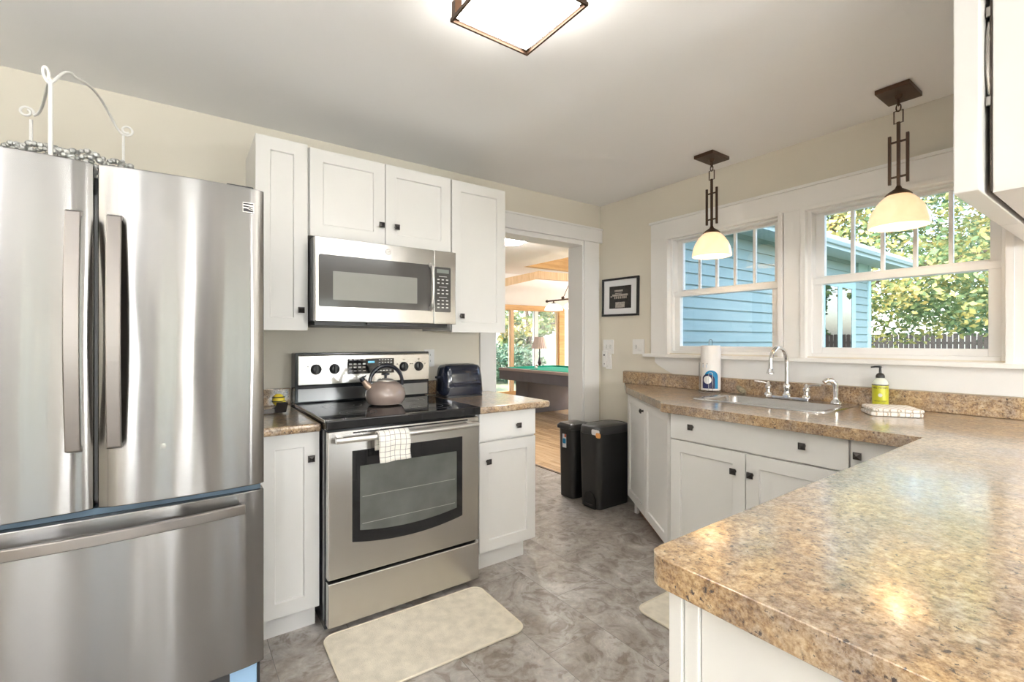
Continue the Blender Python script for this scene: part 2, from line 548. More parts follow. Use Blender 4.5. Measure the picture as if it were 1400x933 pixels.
def struct(name, mb, mat, label=None, **kw):
    o = obj(name, mb, mat, **kw)
    o['kind'] = 'structure'
    if label: o['label'] = label
    return o

def dup(root, loc, label=None, group=None):
    def cp(o, par):
        c = o.copy()
        COL.objects.link(c)
        if par is not None:
            c.parent = par
            c.matrix_parent_inverse = o.matrix_parent_inverse.copy()
        for ch in o.children:
            cp(ch, c)
        return c
    r = cp(root, None)
    r.location = loc
    if label: r['label'] = label
    if group: r['group'] = group
    return r

def text_mb(s, size, m, depth=0.0004):
    cu = bpy.data.curves.new('lettering', 'FONT')
    cu.body = s
    cu.size = size
    cu.extrude = depth
    cu.align_x = 'CENTER'
    cu.align_y = 'CENTER'
    o = bpy.data.objects.new('lettering', cu)
    COL.objects.link(o)
    dg = bpy.context.evaluated_depsgraph_get()
    me = bpy.data.meshes.new_from_object(o.evaluated_get(dg))
    mb = MB()
    mb.bm.from_mesh(me)
    mb.bm.transform(m)
    bpy.data.objects.remove(o)
    bpy.data.meshes.remove(me)
    return mb

def frame(origin, u, n):
    """local axes: x along u, y along the outward normal n, z up"""
    u = Vector(u).normalized(); n = Vector(n).normalized()
    return Matrix(((u.x, n.x, 0, origin[0]), (u.y, n.y, 0, origin[1]), (u.z, n.z, 1, origin[2]), (0, 0, 0, 1)))

# ------------------------------------------------------------------ room constants
YA = 2.89      # stove wall
XB = 3.00      # window wall
ZC = 2.447     # ceiling
XL = -1.75     # left wall (out of frame)
YR = -4.3      # rear wall of the dining end behind the camera

# ================================================================== structure
struct('floor', MB().box(XL, 2.96, YR, 9.05, -0.06, 0.0), VFLOOR, 'grey brown slate look vinyl tile floor')
struct('floor_game_room', MB().box(2.96, 9.8, 3.10, 9.05, -0.06, 0.001), OAK, 'light oak plank floor of the game room')
struct('floor_kitchen_edge', MB().box(2.96, 3.18, YR, 3.10, -0.06, 0.0), VFLOOR)
# ceiling over kitchen and hall; vaulted part beyond
struct('ceiling', MB().box(XL, XB + 0.18, YR, YA + 0.16, ZC, ZC + 0.12), CEILM, 'off white painted ceiling')
struct('ceiling_hall', MB().box(XL, 4.06, YA + 0.16, 9.05, ZC, ZC + 0.12), CEILM, 'flat ceiling of the hall beyond the doorway')
mb = MB()
mb.prism([(4.06, ZC), (5.3, 2.84), (9.8, 2.84), (9.8, 2.92), (4.06, 2.92)], 3.10, 9.05, 'y')
struct('ceiling_game_room', mb, CEILM, 'raised white ceiling of the game room')

# stove wall with the doorway
DX0, DX1, DZ = 1.882, 2.79, 2.10
mb = MB()
mb.box(XL, DX0, YA, YA + 0.16, 0, ZC)
mb.box(DX1, XB + 0.18, YA, YA + 0.16, 0, ZC)
mb.box(DX0, DX1, YA, YA + 0.16, DZ, ZC)
struct('wall_back', mb, WALLM, 'beige wall behind the stove with a cased doorway')
# window wall
WY = [(1.375, 2.19), (0.41, 1.245)]     # rough openings (left as seen, right)
WZ0, WZ1 = 1.18, 2.045
mb = MB()
mb.box(XB, XB + 0.18, YR, YA, 0, WZ0)
mb.box(XB, XB + 0.18, YR, YA, WZ1, ZC)
mb.box(XB, XB + 0.18, YR, WY[1][0], WZ0, WZ1)
mb.box(XB, XB + 0.18, WY[1][1], WY[0][0], WZ0, WZ1)
mb.box(XB, XB + 0.18, WY[0][1], YA, WZ0, WZ1)
struct('wall_right', mb, WALLM, 'beige wall with the two kitchen windows')
# left and rear walls (behind and beside the camera)
struct('wall_left', MB().box(XL - 0.15, XL, YR, 9.05, 0, ZC), WALLM)
mb = MB()
rw = [(-1.05, -0.35), (0.04, 0.34), (1.30, 2.50)]  # unseen openings, added for daylight and for bright bands mirrored in the refrigerator
xs = [XL, rw[0][0], rw[0][1], rw[1][0], rw[1][1], rw[2][0], rw[2][1], XB + 0.18]
for i in (0, 2, 4, 6):
    mb.box(xs[i], xs[i + 1], YR - 0.15, YR, 0, ZC)
for a, b in rw:
    mb.box(a, b, YR - 0.15, YR, 2.12, ZC)
struct('wall_rear', mb, WALLM)
for i, (a, b) in enumerate(rw):
    w = thing('window_%d' % (i + 5), 'added unseen patio door letting in daylight behind the camera', None, ((a + b) / 2, YR, 0), kind='structure')
    mb = MB()
    for x in (a, (a + b) / 2 - 0.02, b - 0.04):
        mb.box(x, x + 0.04, YR - 0.09, YR - 0.03, 0, 2.12)
    mb.box(a, b, YR - 0.09, YR - 0.03, 0, 0.10)
    mb.box(a, b, YR - 0.09, YR - 0.03, 2.03, 2.12)
    obj('window_frame', mb, TRIM, w)
    obj('glass', MB().box(a + 0.02, b - 0.02, YR - 0.063, YR - 0.059, 0.05, 2.07), GLASS, w)

# doorway casing
mb = MB()
mb.box(1.759, DX0, YA - 0.02, YA, 0, DZ + 0.02)
mb.box(DX1, 2.965, YA - 0.02, YA, 0, DZ + 0.02)
mb.box(1.74, XB - 0.002, YA - 0.028, YA, DZ + 0.02, 2.238)
mb.box(1.735, XB - 0.002, YA - 0.036, YA, 2.228, 2.244)
mb.box(DX0, DX0 + 0.018, YA - 0.012, YA + 0.165, 0, DZ)
mb.box(DX1 - 0.018, DX1, YA - 0.012, YA + 0.165, 0, DZ)
mb.box(DX0, DX1, YA - 0.012, YA + 0.165, DZ - 0.018, DZ + 0.02)
struct('trim_1', mb, TRIM, 'white casing around the doorway', bevel=0.003)
# window casing: header, legs, stool, apron
mb = MB()
mb.box(XB - 0.022, XB, 0.29, 2.335, 2.045, 2.175)
mb.box(XB - 0.034, XB, 0.28, 2.345, 2.168, 2.185)
mb.box(XB - 0.022, XB, 2.205, 2.335, 1.165, 2.045)
mb.box(XB - 0.022, XB, 0.29, 0.405, 1.165, 2.045)
mb.box(XB - 0.022, XB, 1.262, 1.355, 1.165, 2.045)
for a, b in WY:          # inner stops
    mb.box(XB - 0.03, XB + 0.01, a - 0.016, a + 0.012, 1.165, 2.05)
    mb.box(XB - 0.03, XB + 0.01, b - 0.012, b + 0.016, 1.165, 2.05)
    mb.box(XB - 0.03, XB + 0.01, a, b, 2.032, 2.055)
struct('trim_2', mb, TRIM, 'white casing around the kitchen windows', bevel=0.002)
mb = MB()
mb.box(XB - 0.062, XB + 0.05, 0.20, 2.385, 1.148, 1.172)
struct('trim_3', mb, TRIM, 'white window stool', bevel=0.004)
mb = MB()
mb.prism([(2.30, 1.148), (2.30, 1.11), (2.27, 1.085), (2.19, 1.045), (2.14, 1.025), (0.12, 1.025), (0.12, 1.148)], XB - 0.02, XB, 'x')
struct('trim_4', mb, TRIM, 'white apron board under the windows', bevel=0.002)
struct('baseboard_back', MB().box(2.965, XB, YA - 0.012, YA, 0, 0.09).box(1.70, 1.759, YA - 0.012, YA, 0, 0.09), TRIM)
# threshold strip between vinyl and oak
struct('trim_5', MB().box(2.945, 2.975, 3.10, 9.0, 0.0, 0.006), wood('dark_threshold_wood', (0.10, 0.06, 0.04), (0.16, 0.10, 0.06)))

def double_hung(idx, y0, y1, label):
    w = thing('window_%d' % idx, label, None, (XB + 0.05, (y0 + y1) / 2, WZ0), kind='structure')
    f = MB()
    f.box(XB + 0.01, XB + 0.14, y0, y0 + 0.03, WZ0 - 0.006, WZ1)
    f.box(XB + 0.01, XB + 0.14, y1 - 0.03, y1, WZ0 - 0.006, WZ1)
    f.box(XB + 0.01, XB + 0.14, y0 + 0.03, y1 - 0.03, WZ1 - 0.022, WZ1)
    f.box(XB + 0.01, XB + 0.16, y0 + 0.03, y1 - 0.03, WZ0 - 0.006, WZ0 + 0.018)
    obj('window_frame', f, VINYL, w, bevel=0.002)
    a, b = y0 + 0.03, y1 - 0.03
    # lower sash (inner)
    s = MB()
    xi, xo = XB + 0.035, XB + 0.068
    z0, z1 = WZ0 + 0.018, 1.635
    s.box(xi, xo, a, a + 0.045, z0, z1).box(xi, xo, b - 0.045, b, z0, z1)
    s.box(xi, xo, a + 0.045, b - 0.045, z0, 1.233).box(xi - 0.006, xo, a, b, 1.600, z1)
    sh = obj('lower_sash', s, VINYL, w, bevel=0.002)
    obj('pane', MB().box(xi + 0.014, xi + 0.018, a + 0.04, b - 0.04, 1.228, 1.605), GLASS, sh)
    # upper sash (outer) with muntins
    s = MB()
    xi, xo = XB + 0.07, XB + 0.103
    z0, z1 = 1.600, WZ1 - 0.022
    s.box(xi, xo, a, a + 0.045, z0, z1).box(xi, xo, b - 0.045, b, z0, z1)
    s.box(xi, xo, a + 0.045, b - 0.045, z0, 1.650).box(xi, xo, a + 0.045, b - 0.045, 2.006, z1)
    for k in range(1, 5):
        yc = a + 0.045 + (b - a - 0.09) * k / 5
        s.box(xi + 0.006, xo - 0.006, yc - 0.009, yc + 0.009, 1.650, 2.006)
    sh = obj('upper_sash', s, VINYL, w, bevel=0.002)
    obj('pane', MB().box(xi + 0.014, xi + 0.018, a + 0.04, b - 0.04, 1.645, 2.010), GLASS, sh)
double_hung(1, *WY[0], 'left kitchen window with a five pane upper sash')
double_hung(2, *WY[1], 'right kitchen window with a five pane upper sash')

# ---- game room shell
YS = 3.10     # outside face of its south wall
mb = MB()
GW = [(8.03, 9.23)]
mb.box(XB, GW[0][0], YS, YS + 0.15, -0.4, 2.80).box(GW[0][1], 9.85, YS, YS + 0.15, -0.4, 2.80)
mb.box(GW[0][0], GW[0][1], YS, YS + 0.15, -0.4, 0.85).box(GW[0][0], GW[0][1], YS, YS + 0.15, 2.17, 2.80)
struct('wall_south', mb, WHITEWALL, 'south wall of the game room')
# lap siding: one surface of overlapping boards
mb = MB()
z = -0.4
segs = [(XB + 0.18, GW[0][0] - 0.07), (GW[0][1] + 0.07, 9.86)]
k = 0
while z < 2.60:
    for i, (a, b) in enumerate(segs):
        mb.prism([(YS, z), (YS - 0.022, z - 0.004), (YS - 0.006, z + 0.128), (YS, z + 0.128)], a, b, 'x')
    if z + 0.128 < 0.80 or z > 2.24:
        mb.prism([(YS, z), (YS - 0.022, z - 0.004), (YS - 0.006, z + 0.128), (YS, z + 0.128)], GW[0][0] - 0.07, GW[0][1] + 0.07, 'x')
    z += 0.128
struct('wall_siding', mb, SIDING, 'teal lap siding outside the kitchen window')
mb = MB()
mb.box(9.861, 9.98, YS - 0.035, YS + 0.3, -0.4, 2.60)
mb.box(9.42, 9.859, YS - 0.028, YS, 2.40, 2.60)
struct('trim_6', mb, TEALTRIM, 'pale corner board of the teal building')
# eave: soffit, fascia, gutter
struct('trim_7', MB().box(XB + 0.2, 10.9, 2.76, YS, 2.60, 2.615), SOFFIT, 'pale soffit under the eave')
struct('trim_8', MB().box(XB + 0.2, 10.92, 2.72, 2.76, 2.57, 2.70).prism([(2.66, 2.72), (2.655, 2.66), (2.68, 2.62), (2.72, 2.62), (2.72, 2.72)], XB + 0.2, 10.92, 'x'), SOFFIT, 'pale fascia and gutter of the eave')
mb = MB()
mb.prism([(2.70, 2.705), (2.70, 2.72), (6.0, 3.5), (9.4, 2.9), (9.4, 2.88), (6.0, 3.45)], XB + 0.18, 10.9, 'x')
struct('roof', mb, ROOFM, 'grey shingle roof of the teal building')
struct('roof_kitchen', MB().box(XL - 0.3, XB + 0.45, YR - 0.3, YS, ZC + 0.13, ZC + 0.2), ROOFM)
w = thing('window_3', 'teal framed double window in the siding', None, (8.6, YS, 0.85), kind='structure')
mb = MB()
for x0, x1 in ((7.96, 8.10), (8.60, 8.74), (9.16, 9.30)):
    mb.box(x0, x1, YS - 0.026, YS + 0.01, 0.871, 2.139)
mb.box(7.96, 9.30, YS - 0.026, YS + 0.01, 2.14, 2.26).box(7.94, 9.32, YS - 0.06, YS + 0.03, 0.78, 0.87)
obj('window_frame', mb, TEALTRIM, w)
WREF = glass_mat('mirror_like_window_glass', (0.35, 0.4, 0.4), 2.6)
obj('pane', MB().box(8.101, 8.599, YS - 0.018, YS - 0.012, 0.872, 2.138), WREF, w)
obj('pane', MB().box(8.741, 9.159, YS - 0.018, YS - 0.012, 0.872, 2.138), WREF, w)
# north window wall, east wall
YN = 8.90
posts = [4.86, 5.58, 6.30, 7.02, 7.74]
mb = MB()
mb.box(XL, 4.80, YN, YN + 0.15, 0, 2.92).box(7.80, 9.8, YN, YN + 0.15, 0, 2.92).box(4.80, 7.80, YN, YN + 0.15, 2.11, 2.92)
struct('wall_north', mb, WHITEWALL, 'white far wall of the game room')
struct('wall_east', MB().box(9.8, 9.95, YS, YN + 0.15, -0.4, 2.92), WHITEWALL)
w = thing('window_4', 'wood framed sliding glass doors of the game room', None, (6.3, YN, 0), kind='structure')
mb = MB()
mb.box(4.72, 7.90, YN - 0.05, YN + 0.08, 1.99, 2.115)
mb.box(4.72, 7.90, YN - 0.05, YN + 0.08, 0.0, 0.10)
mb.box(7.72, 7.90, YN - 0.06, YN - 0.001, 0.10, 1.99)
obj('window_frame', mb, PINE, w, bevel=0.003)
for i, x in enumerate(posts):
    m_ = PINEV if i != 3 else TRIM
    obj('mullion', MB().box(x - 0.05, x + 0.05, YN - 0.03, YN + 0.06, 0.10, 1.99), m_, w)
    if i < 4:
        obj('pane', MB().box(x + 0.05, posts[i + 1] - 0.05, YN + 0.02, YN + 0.024, 0.10, 1.99), GLASS, w)
# beams in the game room
mb = MB()
mb.prism([(4.08, 2.352), (4.86, 2.558), (9.8, 2.53), (9.8, 2.34)], 5.36, 5.46, 'y')
tag(obj('ceiling_beam', mb, PINE), 'orange pine beam crossing the game room ceiling nearest the doorway', 'beam', 'pine ceiling beams')
mb = MB()
mb.prism([(4.7, 2.38), (5.97, 2.70), (9.8, 2.78), (9.8, 2.56), (7.2, 2.57), (5.97, 2.545), (4.7, 2.22)], 7.46, 7.58, 'y')
tag(obj('ceiling_beam', mb, PINEV), 'pale pine beam with a bend, farther down the game room ceiling', 'beam', 'pine ceiling beams')

# ================================================================== outside
struct('ground', MB().box(-40, 70, -45, 70, -0.46, -0.4), GRASS, 'green lawn outside')

def fence_piece():
    f = thing('wooden_fence', 'weathered dark wooden privacy fence at the back of the yard', 'fence', (24, 0, -0.4))
    mb = MB()
    y = -14.0
    while y < 14:
        h = 1.56 + random.uniform(-0.015, 0.015)
        mb.box(24.0, 24.022, y, y + 0.14, -0.4, h - 0.03)
        mb.prism([(y, h - 0.03), (y + 0.14, h - 0.03), (y + 0.11, h), (y + 0.03, h)], 24.0, 24.022, 'x')
        y += 0.165
    obj('picket_boards', mb, FENCEM, f)
    obj('rail', MB().box(24.022, 24.06, -14, 14, 0.0, 0.09), FENCEM, f)
    obj('rail', MB().box(24.022, 24.06, -14, 14, 1.15, 1.24), FENCEM, f)
fence_piece()

def leaf_cloud(mb, c, rad, n, size, hang=0.0):
    for _ in range(n):
        while True:
            p = Vector((random.uniform(-1, 1), random.uniform(-1, 1), random.uniform(-1, 1)))
            if 0.3 < p.length < 1:
                break
        q = Vector((c[0] + p.x * rad[0], c[1] + p.y * rad[1], c[2] + p.z * rad[2]))
        a = Vector((random.gauss(0, 1), random.gauss(0, 1), random.gauss(0, 0.6))).normalized()
        b = a.cross(Vector((random.gauss(0, 1), random.gauss(0, 1), random.gauss(0, 1)))).normalized()
        s = size * random.uniform(0.6, 1.3)
        mb.face([q - a * s, q - b * s * 0.55, q + a * s, q + b * s * 0.55])

def tree(loc, H, R, mat, label, group=None, blobs=22, per=260, size=0.13, low=0.35, trunk=0.16, name='broadleaf_tree', seed=1):
    random.seed(seed)
    t = thing(name, label, 'tree', loc, group)
    x, y, z = loc
    mb = MB()
    top = H * 0.7
    mb.tube([(x, y, z), (x + 0.1, y - 0.1, z + H * 0.25), (x, y + 0.1, z + H * 0.5), (x + 0.1, y, z + top)], [trunk, trunk * 0.8, trunk * 0.55, trunk * 0.2], 8)
    ends = []
    for k in range(9):
        a = k * 2.4
        h = H * (0.25 + 0.05 * k)
        e = (x + R * 0.75 * math.cos(a), y + R * 0.75 * math.sin(a), z + h + H * 0.12)
        ends.append(e)
        mb.tube([(x, y, z + h), (x + R * 0.35 * math.cos(a), y + R * 0.35 * math.sin(a), z + h + H * 0.08), e], [trunk * 0.45, trunk * 0.3, trunk * 0.08], 6)
    obj('trunk', mb, BARK, t, smooth=True)
    mb = MB()
    for k in range(blobs):
        a = random.uniform(0, 2 * PI)
        u = random.uniform(0, 1)
        hz = low + (1 - low) * random.random()
        rr = R * math.sqrt(random.random()) * math.sqrt(max(0.05, 1 - ((hz - (low + 1) / 2) / ((1 - low) / 2 + 0.05)) ** 2))
        br = R * random.uniform(0.22, 0.4)
        leaf_cloud(mb, (x + rr * math.cos(a), y + rr * math.sin(a), z + hz * H), (br, br, br * 0.6), per, size)
    obj('foliage', mb, mat, t)
    return t

tree((15.6, 5.7, -0.4), 8.4, 5.0, LEAF_Y, 'large yellow and green maple filling the right kitchen window', blobs=100, per=520, size=0.075, low=0.24, seed=3, name='maple_tree', trunk=0.22)
tree((33.0, 16.5, -0.4), 9.0, 4.2, LEAF_G, 'green tree beyond the fence, behind the teal eave', 'trees beyond the fence', blobs=30, per=200, size=0.22, seed=8)
tree((33.5, 3.0, -0.4), 7.6, 4.0, LEAF_B, 'blue green tree beyond the fence, behind the maple', 'trees beyond the fence', blobs=44, per=200, size=0.22, seed=9, low=0.15)
tree((30.0, -8.5, -0.4), 8.5, 4.2, LEAF_G, 'green tree beyond the fence, at the far right of the yard', 'trees beyond the fence', blobs=28, per=200, size=0.22, seed=10, low=0.15)
tree((5.2, 21.0, -0.4), 8.0, 3.4, LEAF_G, 'green tree far behind the hall side of the game room', 'trees behind the game room', blobs=30, per=200, size=0.16, seed=12, low=0.22)
tree((14.4, 19.0, -0.4), 7.5, 3.4, LEAF_Y, 'yellow green tree behind the sliding glass doors of the game room', 'trees behind the game room', blobs=30, per=200, size=0.16, seed=13, low=0.15)
tree((24.5, 26.0, -0.4), 8.0, 3.6, LEAF_G, 'tall green tree far behind the game room, to the right', 'trees behind the game room', blobs=26, per=200, size=0.16, seed=14)
tree((10.0, -7.0, -0.4), 7.0, 3.0, LEAF_G, 'green tree in the side yard, mirrored in the teal window', None, blobs=24, per=180, size=0.16, seed=15)
random.seed(21)
for i, (x, y, s, lb) in enumerate([(10.9, 15.5, 1.2, 'low rounded hedge shrub on the lawn behind the pool table'), (7.2, 13.6, 0.9, 'dark rounded shrub on the lawn left of the table lamp')]):
    mb = MB()
    leaf_cloud(mb, (x, y, 0.3), (1.5 * s, 0.9 * s, 0.75 * s), 2600, 0.08)
    tg_ = thing('garden_shrub', lb, 'shrub', (x, y, -0.4), 'shrubs on the back lawn')
    obj('foliage', mb, LEAF_B, tg_)
    st = MB()
    for k in range(5):
        st.tube([(x, y, -0.4), (x + math.cos(k * 1.3) * 0.5 * s, y + math.sin(k * 1.3) * 0.3 * s, 0.5)], 0.02, 5)
    obj('stem', st, BARK, tg_)
# white canopy beyond the fence
t = thing('garden_canopy', 'white peaked canopy roof just above the wooden fence', 'canopy', (26.2, 7.9, -0.4))
mb = MB()
cx, cy = 26.2, 7.9
c4 = [(cx - 1.5, cy - 1.5), (cx + 1.5, cy - 1.5), (cx + 1.5, cy + 1.5), (cx - 1.5, cy + 1.5)]
mb.rings([[(*p, 1.55) for p in c4], [(*p, 1.66) for p in c4], [(cx + dx * 0.03, cy + dy * 0.03, 2.25) for dx, dy in ((-1, -1), (1, -1), (1, 1), (-1, 1))]])
obj('canopy_top', mb, TENT, t)
for p in c4:
    obj('leg', MB().tube([(*p, -0.4), (*p, 1.6)], 0.03, 6), TRIM, t)

# ================================================================== cabinets
def shaker(parent, o, u, n, w, h, knob=None, slab=False, rail=0.062, th=0.019, name='door', knob_mat=KNOBM):
    """door front hung with its lower left corner at o, outward face th in front"""
    m = frame(o, u, n)
    mb = MB(m)
    if slab:
        mb.box(0, w, 0, th, 0, h)
    else:
        # frame with a recessed panel, all one closed skin
        def ring(i, d):
            return [(i, d, i), (w - i, d, i), (w - i, d, h - i), (i, d, h - i)]
        mb.rings([ring(0, 0), ring(0, th), ring(rail, th), ring(rail + 0.003, th - 0.009)])
    d = obj(name, mb, CAB, parent, bevel=0.0012)
    if knob:
        for kx, kz in (knob if isinstance(knob, list) else [knob]):
            km = MB(m)
            km.lathe([(0.009, th), (0.006, th + 0.004), (0.005, th + 0.012), (0.007, th + 0.016)], (kx, 0, kz), 12, 'y')
            s = 0.0145
            sq = lambda a, y: [(kx - a, y, kz - a), (kx + a, y, kz - a), (kx + a, y, kz + a), (kx - a, y, kz + a)]
            km.rings([sq(s * 0.8, th + 0.015), sq(s, th + 0.018), sq(s, th + 0.022), sq(s * 0.72, th + 0.023), sq(s * 0.12, th + 0.029)])
            obj('knob', km, knob_mat, d)
    return d

UA, NA = (1, 0, 0), (0, -1, 0)          # stove wall: along +x, facing -y
UB, NB = (0, -1, 0), (-1, 0, 0)         # window wall: along -y, facing -x
UF = 2.48                                # face of the upper doors
def upper(name, label, x0, x1, z0, z1, doors, knobs, z0box=None):
    t = thing(name, label, 'cabinet', ((x0 + x1) / 2, YA - 0.2, z0), 'white upper cabinets on the stove wall')
    mb = MB()
    mb.box(x0, x1, UF + 0.019, YA - 0.001, z0 if z0box is None else z0box, z1)
    obj('carcass', mb, CAB, t, bevel=0.001)
    for (a, b, za, zb), k in zip(doors, knobs):
        shaker(t, (a, UF + 0.019, za), UA, NA, b - a, zb - za, k)
    return t
upper('wall_cabinet', 'narrow white upper cabinet left of the microwave, beside the refrigerator', 0.286, 0.520, 1.335, 2.246,
      [(0.286, 0.514, 1.322, 2.246)], [(0.196, 0.100)])
upper('wall_cabinet', 'short wide white two door cabinet above the microwave', 0.522, 1.315, 1.80, 2.242,
      [(0.526, 0.910, 1.797, 2.238), (0.914, 1.312, 1.797, 2.238)], [(0.360, 0.100), (0.058, 0.100)])
upper('wall_cabinet', 'tall white upper cabinet right of the microwave, beside the doorway', 1.317, 1.706, 1.335, 2.236,
      [(1.321, 1.706, 1.322, 2.236)], [(0.060, 0.098)])

def base_cab(name, label, x0, x1, parts, toe=True, toex=None):
    t = thing(name, label, 'cabinet', ((x0 + x1) / 2, 2.5, 0), 'white base cabinets on the stove wall')
    obj('carcass', MB().box(x0, x1, 2.209, YA - 0.001, 0.095, 0.872), CAB, t)
    obj('toe_kick', MB().box(x0, toex or x1, 2.225, YA - 0.001, 0, 0.0945), CAB, t)
    for nm, (a, b, za, zb), k, sl in parts:
        shaker(t, (a, 2.209, za), UA, NA, b - a, zb - za, k, sl, name=nm)
    return t
base_cab('base_cabinet', 'narrow white base cabinet between the refrigerator and the range', 0.240, 0.503,
         [('door', (0.262, 0.503, 0.092, 0.868), (0.204, 0.663), False)], toex=0.492)
base_cab('base_cabinet', 'white base cabinet with a drawer right of the range', 1.315, 1.728,
         [('drawer', (1.335, 1.724, 0.718, 0.868), (0.258, 0.066), True), ('door', (1.335, 1.724, 0.100, 0.708), (0.052, 0.503), False)], toex=1.66)

# counters on the stove wall
def slab_edge(mb, poly, z0, z1):
    mb.prism(poly, z0, z1)
def counter(name, label, poly, z0, z1, splash, cat='countertop', bevel=0.012):
    t = thing(name, label, cat, (sum(p[0] for p in poly) / len(poly), sum(p[1] for p in poly) / len(poly), z0))
    obj('worktop', MB().prism(poly, z0, z1), LAM, t, bevel=bevel, bseg=4, smooth=True)
    if splash:
        obj('backsplash', splash, LAM, t, bevel=0.004)
    return t
counter('countertop', 'short speckled brown countertop between refrigerator and range', [(0.235, 2.150), (0.505, 2.150), (0.505, YA - 0.001), (0.235, YA - 0.001)], 0.873, 0.91,
        MB().box(0.235, 0.505, YA - 0.021, YA - 0.001, 0.911, 1.005))
counter('countertop', 'speckled countertop holding the toaster, right of the range', [(1.302, 2.150), (1.80, 2.150), (1.825, 2.175), (1.825, YA - 0.03), (1.302, YA - 0.03)], 0.873, 0.91,
        MB().box(1.302, 1.755, YA - 0.029, YA - 0.009, 0.911, 1.005))

# ---- window wall run
ZB = 0.925
PF = 0.50            # kitchen side edge of the peninsula
BX = 2.205           # face of the doors on the window wall
XC = 2.165           # counter edge
t = thing('base_cabinet', 'white corner cabinet set at an angle at the left end of the sink run', 'cabinet', (2.6, 2.1, 0), 'white base cabinets on the sink side')
A = Vector((2.760, 2.355)); B = Vector((2.236, 1.615))
dv = (B - A); L = dv.length; u = dv.normalized(); nn = Vector((u.y, -u.x))
if nn.x > 0: nn = -nn
pts = [(A.x, A.y), (B.x, B.y), (BX + 0.02, 1.612), (2.97, 1.612), (2.97, 2.46), (2.86, 2.44)]
obj('carcass', MB().prism(pts, 0.115, ZB - 0.0485), CAB, t)
ins = [(A.x + 0.07, A.y), (B.x + 0.07, B.y - 0.02), (2.96, 1.614), (2.96, 2.40), (2.9, 2.40)]
obj('toe_kick', MB().prism(ins, 0, 0.1145), REDWOOD, t)
obj('leg', MB().box(2.735, 2.76, 2.265, 2.290, 0, 0.1145), CAB, t)
dw = (L - 0.012) / 2
for k in range(2):
    o = A + u * (0.003 + k * (dw + 0.004))
    shaker(t, (o.x, o.y, 0.115), (u.x, u.y, 0), (nn.x, nn.y, 0), dw, ZB - 0.05 - 0.12, (dw - 0.03, 0.69) if k == 0 else None, rail=0.055)

t = thing('base_cabinet', 'wide white sink base cabinet with one long false drawer and two doors', 'cabinet', (2.6, 1.2, 0), 'white base cabinets on the sink side')
mb = MB()
BK = 2.985
mb.box(BX + 0.02, BX + 0.035, 0.752, 1.598, 0.115, ZB - 0.0485)     # face
mb.box(BX + 0.035, BK, 0.752, 0.768, 0.115, ZB - 0.0485).box(BX + 0.035, BK, 1.582, 1.598, 0.115, ZB - 0.0485)
mb.box(BX + 0.035, BK, 0.768, 1.582, 0.115, 0.135)
obj('carcass', mb, CAB, t)
obj('toe_kick', MB().box(BX + 0.08, BK, 0.752, 1.598, 0, 0.1145), CAB, t)
shaker(t, (BX + 0.02, 1.597, 0.738), UB, NB, 0.843, ZB - 0.052 - 0.738, [(0.134, 0.077), (0.676, 0.077)], True, name='drawer')
shaker(t, (BX + 0.02, 1.597, 0.135), UB, NB, 0.418, 0.595, (0.366, 0.500))
shaker(t, (BX + 0.02, 1.175, 0.135), UB, NB, 0.421, 0.595, (0.022 + 0.006, 0.500))
t = thing('base_cabinet', 'white blind corner cabinet between the sink base and the peninsula', 'cabinet', (2.6, 0.6, 0), 'white base cabinets on the sink side')
obj('carcass', MB().box(BX + 0.02, BK, 0.20, 0.748, 0.115, ZB - 0.0485), CAB, t)
obj('toe_kick', MB().box(BX + 0.08, BK, 0.20, 0.748, 0, 0.1145), CAB, t)
shaker(t, (BX + 0.02, 0.746, 0.135), UB, NB, 0.27, ZB - 0.052 - 0.135, (0.028, 0.678), rail=0.075)

# peninsula base: end panel towards the camera
t = thing('peninsula_cabinet', 'white panelled peninsula base under the large speckled counter', 'cabinet', (1.4, 0.1, 0))
obj('carcass', MB().box(0.672, BX + 0.016, -0.34, 0.455, 0, ZB - 0.0515), CAB, t)
e = MB()
e.box(0.650, 0.672, 0.450, 0.474, 0, ZB - 0.0515)
obj('corner_post', e, CAB, t, bevel=0.002)
obj('end_stile', MB().box(0.655, 0.672, 0.424, 0.4485, 0, ZB - 0.0515), CAB, t, bevel=0.002)
obj('end_panel', MB().box(0.662, 0.672, -0.34, 0.4225, 0, ZB - 0.0515), CAB, t, bevel=0.001)
for k in range(3):
    shaker(t, (0.70 + (k + 1) * 0.49 , 0.455, 0.12), (-1, 0, 0), (0, 1, 0), 0.48, 0.74, (0.05, 0.6))

